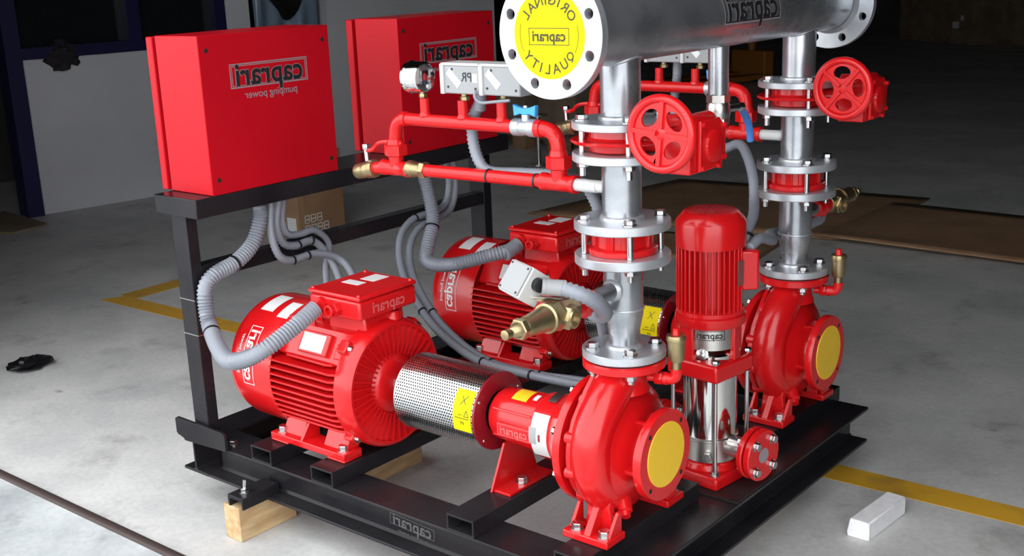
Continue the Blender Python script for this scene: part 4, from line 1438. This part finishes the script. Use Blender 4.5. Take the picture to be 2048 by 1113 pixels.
G1 = 'grey conduits of the near cabinet'
G2 = 'grey conduits of the far cabinet'
conduit('thick grey conduit from the near cabinet round the stand leg to the front motor', [(-1110, 15, 767), (-1110, 12, 726), (-1108, -20, 671), (-1105, -81, 636), (-1105, -139, 622), (-1104, -176, 596), (-1098, -186, 540), (-1075, -196, 502), (-990, -240, 478), (-880, -288, 480), (-800, -272, 508), (-775, -180, 552), (-772, -119, 579)], 18.5, (0.21, 0.475), G1, (False, True))
conduit('thin grey conduit hanging first of three under the near cabinet', [(-1108, 50, 767), (-1104, 38, 695), (-1094, 47, 630), (-1090, 88, 606), (-1088, 161, 608), (-1068, 226, 584), (-1026, 234, 540), (-982, 206, 470), (-960, 190, 380), (-930, 200, 240)], 10, (0.27, 0.34), G1)
conduit('thin grey conduit hanging second of three under the near cabinet', [(-1112, 80, 767), (-1112, 64, 703), (-1112, 80, 652), (-1112, 119, 636), (-1114, 180, 636), (-1102, 216, 596), (-1075, 222, 546), (-1035, 215, 470), (-1000, 215, 380), (-975, 215, 240)], 10, (0.27, 0.34), G1)
conduit('thin grey conduit hanging innermost of three under the near cabinet', [(-1122, 104, 767), (-1122, 92, 710), (-1121, 104, 670), (-1121, 146, 661), (-1121, 199, 660), (-1122, 244, 612), (-1118, 222, 547), (-1086, 200, 470), (-1030, 195, 380), (-1010, 195, 240)], 9, (), G1)
conduit('thick grey conduit from the far cabinet curving to the back motor', [(-1096, 594, 764), (-1072, 592, 690), (-1042, 570, 622), (-1018, 518, 562), (-990, 484, 527), (-900, 484, 531), (-810, 540, 556), (-774, 590, 566), (-772, 620, 576)], 18.5, (0.3,), G2, (False, True))
conduit('thin grey conduit sweeping from the far cabinet down between the pumps, left of its pair', [(-1110, 713, 767), (-1110, 720, 696), (-1105, 690, 642), (-1090, 612, 634), (-1085, 531, 629), (-1072, 468, 597), (-1035, 421, 541), (-950, 368, 480), (-800, 301, 416), (-600, 229, 388), (-420, 202, 392), (-300, 199, 396), (-200, 180, 408), (-150, 150, 420)], 10, (0.2, 0.47, 0.7, 0.82), G2)
conduit('thin grey conduit sweeping from the far cabinet down between the pumps, right of its pair', [(-1112, 746, 767), (-1110, 745, 677), (-1103, 709, 623), (-1086, 628, 611), (-1078, 552, 604), (-1060, 492, 571), (-1022, 448, 519), (-933, 394, 463), (-782, 326, 405), (-584, 253, 379), (-404, 225, 386), (-300, 224, 394), (-196, 205, 410), (-140, 176, 424)], 10, (0.2, 0.47, 0.7, 0.82), G2)
conduit('grey ribbed conduit from the white switches down along the red manifold', [(-363, 24, 1072), (-368, 26, 1052), (-390, 28, 1019), (-396, 29, 977), (-382, 28, 931), (-350, 26, 908), (-266, 30, 910), (-176, 36, 912), (-122, 42, 900), (-104, 52, 872), (-92, 62, 830), (-80, 80, 780), (-60, 100, 700), (-66, 128, 600), (-90, 150, 520), (-110, 190, 452)], 12, (0.09,), 'grey conduits at the risers', (True, False))
conduit('grey ribbed conduit hanging under the far manifold switches', [(-342, 758, 1072), (-344, 760, 1040), (-350, 762, 1011), (-355, 762, 956), (-345, 764, 905), (-290, 756, 868), (-200, 724, 864), (-135, 700, 884), (-85, 650, 866), (-43, 600, 826), (-18, 560, 780), (16, 492, 762), (34, 430, 740), (39, 410, 717)], 11, (0.98,), 'grey conduits at the risers', (True, False), tie_r=15)
conduit('bluish grey conduit passing behind the far riser to the brass valve', [(63, 388, 717), (62, 440, 728), (32, 556, 696), (-58, 720, 668), (-58, 850, 651), (-36, 944, 660), (-40, 968, 676)], 11, (), 'grey conduits at the risers')
conduit('short ribbed grey conduit from the small white box to the nearer riser', [tuple(jc + jx * 44 + jz * 8), (8, -209, 763), (44, -198, 754), (56, -170, 735), (42, -124, 703), (14, -90, 682), (-24, -56, 668), (-60, -16, 654), (-76, 34, 630), (-104, 90, 560)], 14, (), 'grey conduits at the risers', (2, False), 11.0)


# ================================================================== THINGS LYING AROUND
def carton(name, label, x0, x1, y0, y1, z0, z1, rz=0.0, mat='card', group=None):
    c = Vector(((x0 + x1) / 2, (y0 + y1) / 2, z0))
    t = thing(name, label, 'box', c, group, rz, True)
    a, b, h = (x1 - x0) / 2, (y1 - y0) / 2, z1 - z0
    part(t, 'walls', MB().box(-a, a, -b, b, 0, h - 3), mat, 3)
    part(t, 'flap', MB().box(-a, a, -b, -1.5, h - 3, h), mat, 1)
    part(t, 'flap', MB().box(-a, a, 1.5, b, h - 3, h), mat, 1)
    return t


cb = carton('cardboard_box', 'brown cardboard box on the floor behind the black stand', -3640, -3330, 1990, 2300, 0, 430, math.radians(0))
part(cb, 'tape', MB().box(155, 156, -158, -120, 0, 427), 'tape')
part(cb, 'label_sheet', MB().box(60, 130, -156, -155, 20, 110), 'label')
random.seed(3)
for k in range(7):
    y = -120 + (k % 4) * 42
    z = 25 + (k // 4) * 52
    part(cb, 'printed_mark', MB().box(155, 155.8, y, y + 34, z, z + 5).box(155, 155.8, y, y + 5, z, z + 40).box(155, 155.8, y + 30, y + 34, z, z + 40).box(155, 155.8, y + 8, y + 28, z + 18, z + 24).box(155, 155.8, y, y + 34, z + 38, z + 43), 'label')


def sheet(label, poly, z, curl=None, sub=10):
    """flat cardboard sheet: polygon corners as a quad, subdivided and gently warped"""
    A, B, Cc, Dd = [Vector((*p, 0)) for p in poly]
    vs = []
    for i in range(sub + 1):
        for j in range(sub + 1):
            u, v = i / sub, j / sub
            p = A.lerp(B, u).lerp(Dd.lerp(Cc, u), v)
            h = z + 3 * math.sin(u * 5 + v * 3) * math.sin(v * 4) + 3
            if curl:
                h += curl * max(0, 1 - v * 5) * (0.35 + 0.65 * max(0, 1 - u * 2))
            vs.append(p + Vector((0, 0, h)))
    n = sub + 1
    top = [(i * n + j, (i + 1) * n + j, (i + 1) * n + j + 1, i * n + j + 1) for i in range(sub) for j in range(sub)]
    mb = MB().add(vs, top)
    c = (A + B + Cc + Dd) / 4
    o = single('cardboard_sheet', mb, 'card', label, 'cardboard', (c.x, c.y, z), 'flattened cardboard sheets on the floor')
    so = o.modifiers.new('thickness', 'SOLIDIFY')
    so.thickness = 0.006
    so.offset = 0
    return o


sheet('large brown cardboard sheet on the floor at the right edge', [(-1125, 3215), (900, 3235), (900, 4080), (-1110, 4180)], 14, 22)
sheet('brown cardboard sheet on the floor behind the far riser, partly under the large sheet', [(-2700, 3050), (-1010, 3300), (-1010, 4430), (-2500, 4300)], 4)
sheet('brown cardboard strip on the floor left of the far riser', [(-1900, 2560), (-1160, 2720), (-1230, 3170), (-2000, 3000)], 0.5)

fm = MB().prism([(2, 0), (0, 12), (7, 47), (54, 45), (55, 0)], lambda u, v, w: (u + 14 * w / 186, w, v), 0, 186)
single('foam_block', fm.xf(Matrix.Translation((222, 584, 0))), 'foam', 'white foam block lying on the floor at the lower right', 'foam block', (255, 675, 0), bevel=3)


def crumple(name, label, cat, c, rx, ry, rz_, mat, seed, n=14, lift=0.0):
    random.seed(seed)
    mb = MB()
    vs = []
    for i in range(n + 1):
        for j in range(n):
            a = 2 * PI * j / n
            b = PI * i / n
            r = 1 + random.uniform(-0.28, 0.28)
            vs.append(Vector((c[0] + rx * r * math.sin(b) * math.cos(a), c[1] + ry * r * math.sin(b) * math.sin(a), max(c[2] - rz_, c[2] + rz_ * r * math.cos(b)))))
    fs = [(i * n + j, i * n + (j + 1) % n, (i + 1) * n + (j + 1) % n, (i + 1) * n + j) for i in range(n) for j in range(n)]
    return single(name, mb.add(vs, fs), mat, label, cat, (c[0], c[1], c[2] - rz_), smooth=25)


crumple('plastic_scrap', 'crumpled black plastic scrap on the bare floor at the left', 'scrap', (-2650, 133, 16), 62, 70, 16, 'bag', 5)
ra = WA + WD * 195 + WN * 5
crumple('rag', 'dark crumpled rag hanging over the low white wall', 'rag', (ra.x, ra.y, 905), 60, 95, 85, 'cloth', 9)
single('floor_mat', MB().prism([(-5300, 1150), (-4860, 1260), (-4900, 1500), (-5500, 1560)], lambda u, v, w: (u, v, w), 0, 14), 'crate', 'dark brown board lying on the floor by the blue post', 'board', (-5100, 1380, 0), bevel=2)

# plastic film draped in the office doorway
fs_ = MB()
vs = []
n1, n2 = 22, 12
for i in range(n1 + 1):
    u = i / n1
    for j in range(n2 + 1):
        v = j / n2
        yy = 3150 + 500 * u
        zt = 1010 + 420 * abs(u - 0.55) ** 1.5 * 2.2 + (300 * max(0, u - 0.6))
        zz = zt * (1 - v) + 884 * v
        off = -40 + 26 * math.sin(9 * u + 2 * v) + 18 * math.sin(21 * u)
        p = WA + WD * ((yy - 1689) / 0.98714) + WN * off
        vs.append(Vector((p.x, p.y, zz)))
fs_.add(vs, [(i * (n2 + 1) + j, (i + 1) * (n2 + 1) + j, (i + 1) * (n2 + 1) + j + 1, i * (n2 + 1) + j + 1) for i in range(n1) for j in range(n2)])
pf = single('plastic_film', fs_, 'film', 'bluish plastic film draped in the opening above the near cabinet', 'plastic film', (-4950, 3380, 880))
pf.modifiers.new('thickness', 'SOLIDIFY').thickness = 0.004

# pallet with cartons behind the far cabinet
pal = thing('pallet', 'wooden pallet under dark cartons right of the far cabinet', 'pallet', (-4150, 5150, 0), None, math.radians(-10), True)
for x in (-380, 0, 380):
    for y in (-260, 0, 260):
        part(pal, 'block', MB().box(x - 72, x + 72, y - 50, y + 50, 0, 90), 'card', 2)
for k in range(5):
    part(pal, 'board', MB().box(-460, 460, -310 + k * 130, -210 + k * 130, 90.5, 110), 'crate', 2)
carton('stacked_carton', 'dark brown carton stacked on the pallet, upper left', -4560, -4160, 4950, 5350, 111, 560, math.radians(-10), 'crate', 'cartons on the pallet')
carton('stacked_carton', 'dark brown carton stacked on the pallet, right of its pair', -4140, -3740, 5000, 5380, 111, 620, math.radians(-10), 'crate', 'cartons on the pallet')

# crates at the far end of the hall
for k, (x, y, w, h, lb) in enumerate(((-5100, 15500, 640, 590, 'pale wooden crate far back, leftmost by the silver flange'), (-4330, 15100, 800, 620, 'dark crate far back with a white sheet on it'), (-3420, 14800, 800, 640, 'dark crate far back at the right edge'))):
    c = thing('crate', lb, 'crate', (x, y, 0), 'crates at the back of the hall', math.radians(-32), True)
    for i in range(5):
        part(c, 'plank', MB().box(-w / 2, w / 2, -w / 2 - 12, -w / 2, 75 + i * (h - 75) / 5, 75 + (i + 1) * (h - 75) / 5 - 6), 'crate')
    part(c, 'body', MB().box(-w / 2, w / 2, -w / 2, w / 2, 75, h), 'crate', 4)
    for sx in (-1, 0, 1):
        part(c, 'foot', MB().box(sx * w * 0.42 - 45, sx * w * 0.42 + 45, -w / 2, w / 2, 0, 74.5), 'crate')
    if k == 1:
        part(c, 'paper', MB().box(0, 130, -w / 2 - 14, -w / 2 - 12.5, 210, 300), 'label')
        part(c, 'paper', MB().box(160, 220, -w / 2 - 14, -w / 2 - 12.5, 320, 385), 'label')

st = thing('pipe_stand', 'thin metal stand with a round top plate behind the red elbow', 'stand', (-3640, 4360, 0))
part(st, 'base', MB().lathe((-3640, 4360, 0), (0, 0, 1), [(0, 0), (0, 75), (8, 72), (12, 20), (12, 0)], 28), 'satin')
part(st, 'pole', MB().cyl((-3640, 4360, 11), (-3640, 4360, 330), 16, seg=16), 'satin')
part(st, 'top_plate', MB().cyl((-3640, 4360, 329), (-3640, 4360, 340), 68, seg=28), 'satin')

# hand pallet truck in the dark
pt = thing('pallet_truck', 'orange hand pallet truck standing in the dark behind the risers', 'pallet truck', (-4850, 9500, 0), None, math.radians(70), True)
for s in (-1, 1):
    part(pt, 'fork', MB().box(-1150, 0, s * 190 - 80, s * 190 + 80, 40, 95), 'orange', 6)
part(pt, 'pump_block', MB().box(0, 130, -260, 260, 60, 330), 'orange', 12)
part(pt, 'ram', MB().cyl((60, 0, 300), (60, 0, 560), 45, seg=20), 'orange')
part(pt, 'handle_shaft', MB().tube([(70, 0, 380), (330, 0, 1120)], 24, 12), 'orange')
part(pt, 'handle_grip', MB().tube(smooth_path([(330, 0, 1120), (340, 110, 1180), (372, 110, 1270), (385, 0, 1290), (372, -110, 1270), (340, -110, 1180), (330, 0, 1120)], 6), 14, 10), 'dark')
for s in (-1, 1):
    part(pt, 'wheel', MB().lathe((100, s * 40, 75), (0, s, 0), [(0, 0), (0, 75), (45, 75), (45, 0)], 24), 'dark')
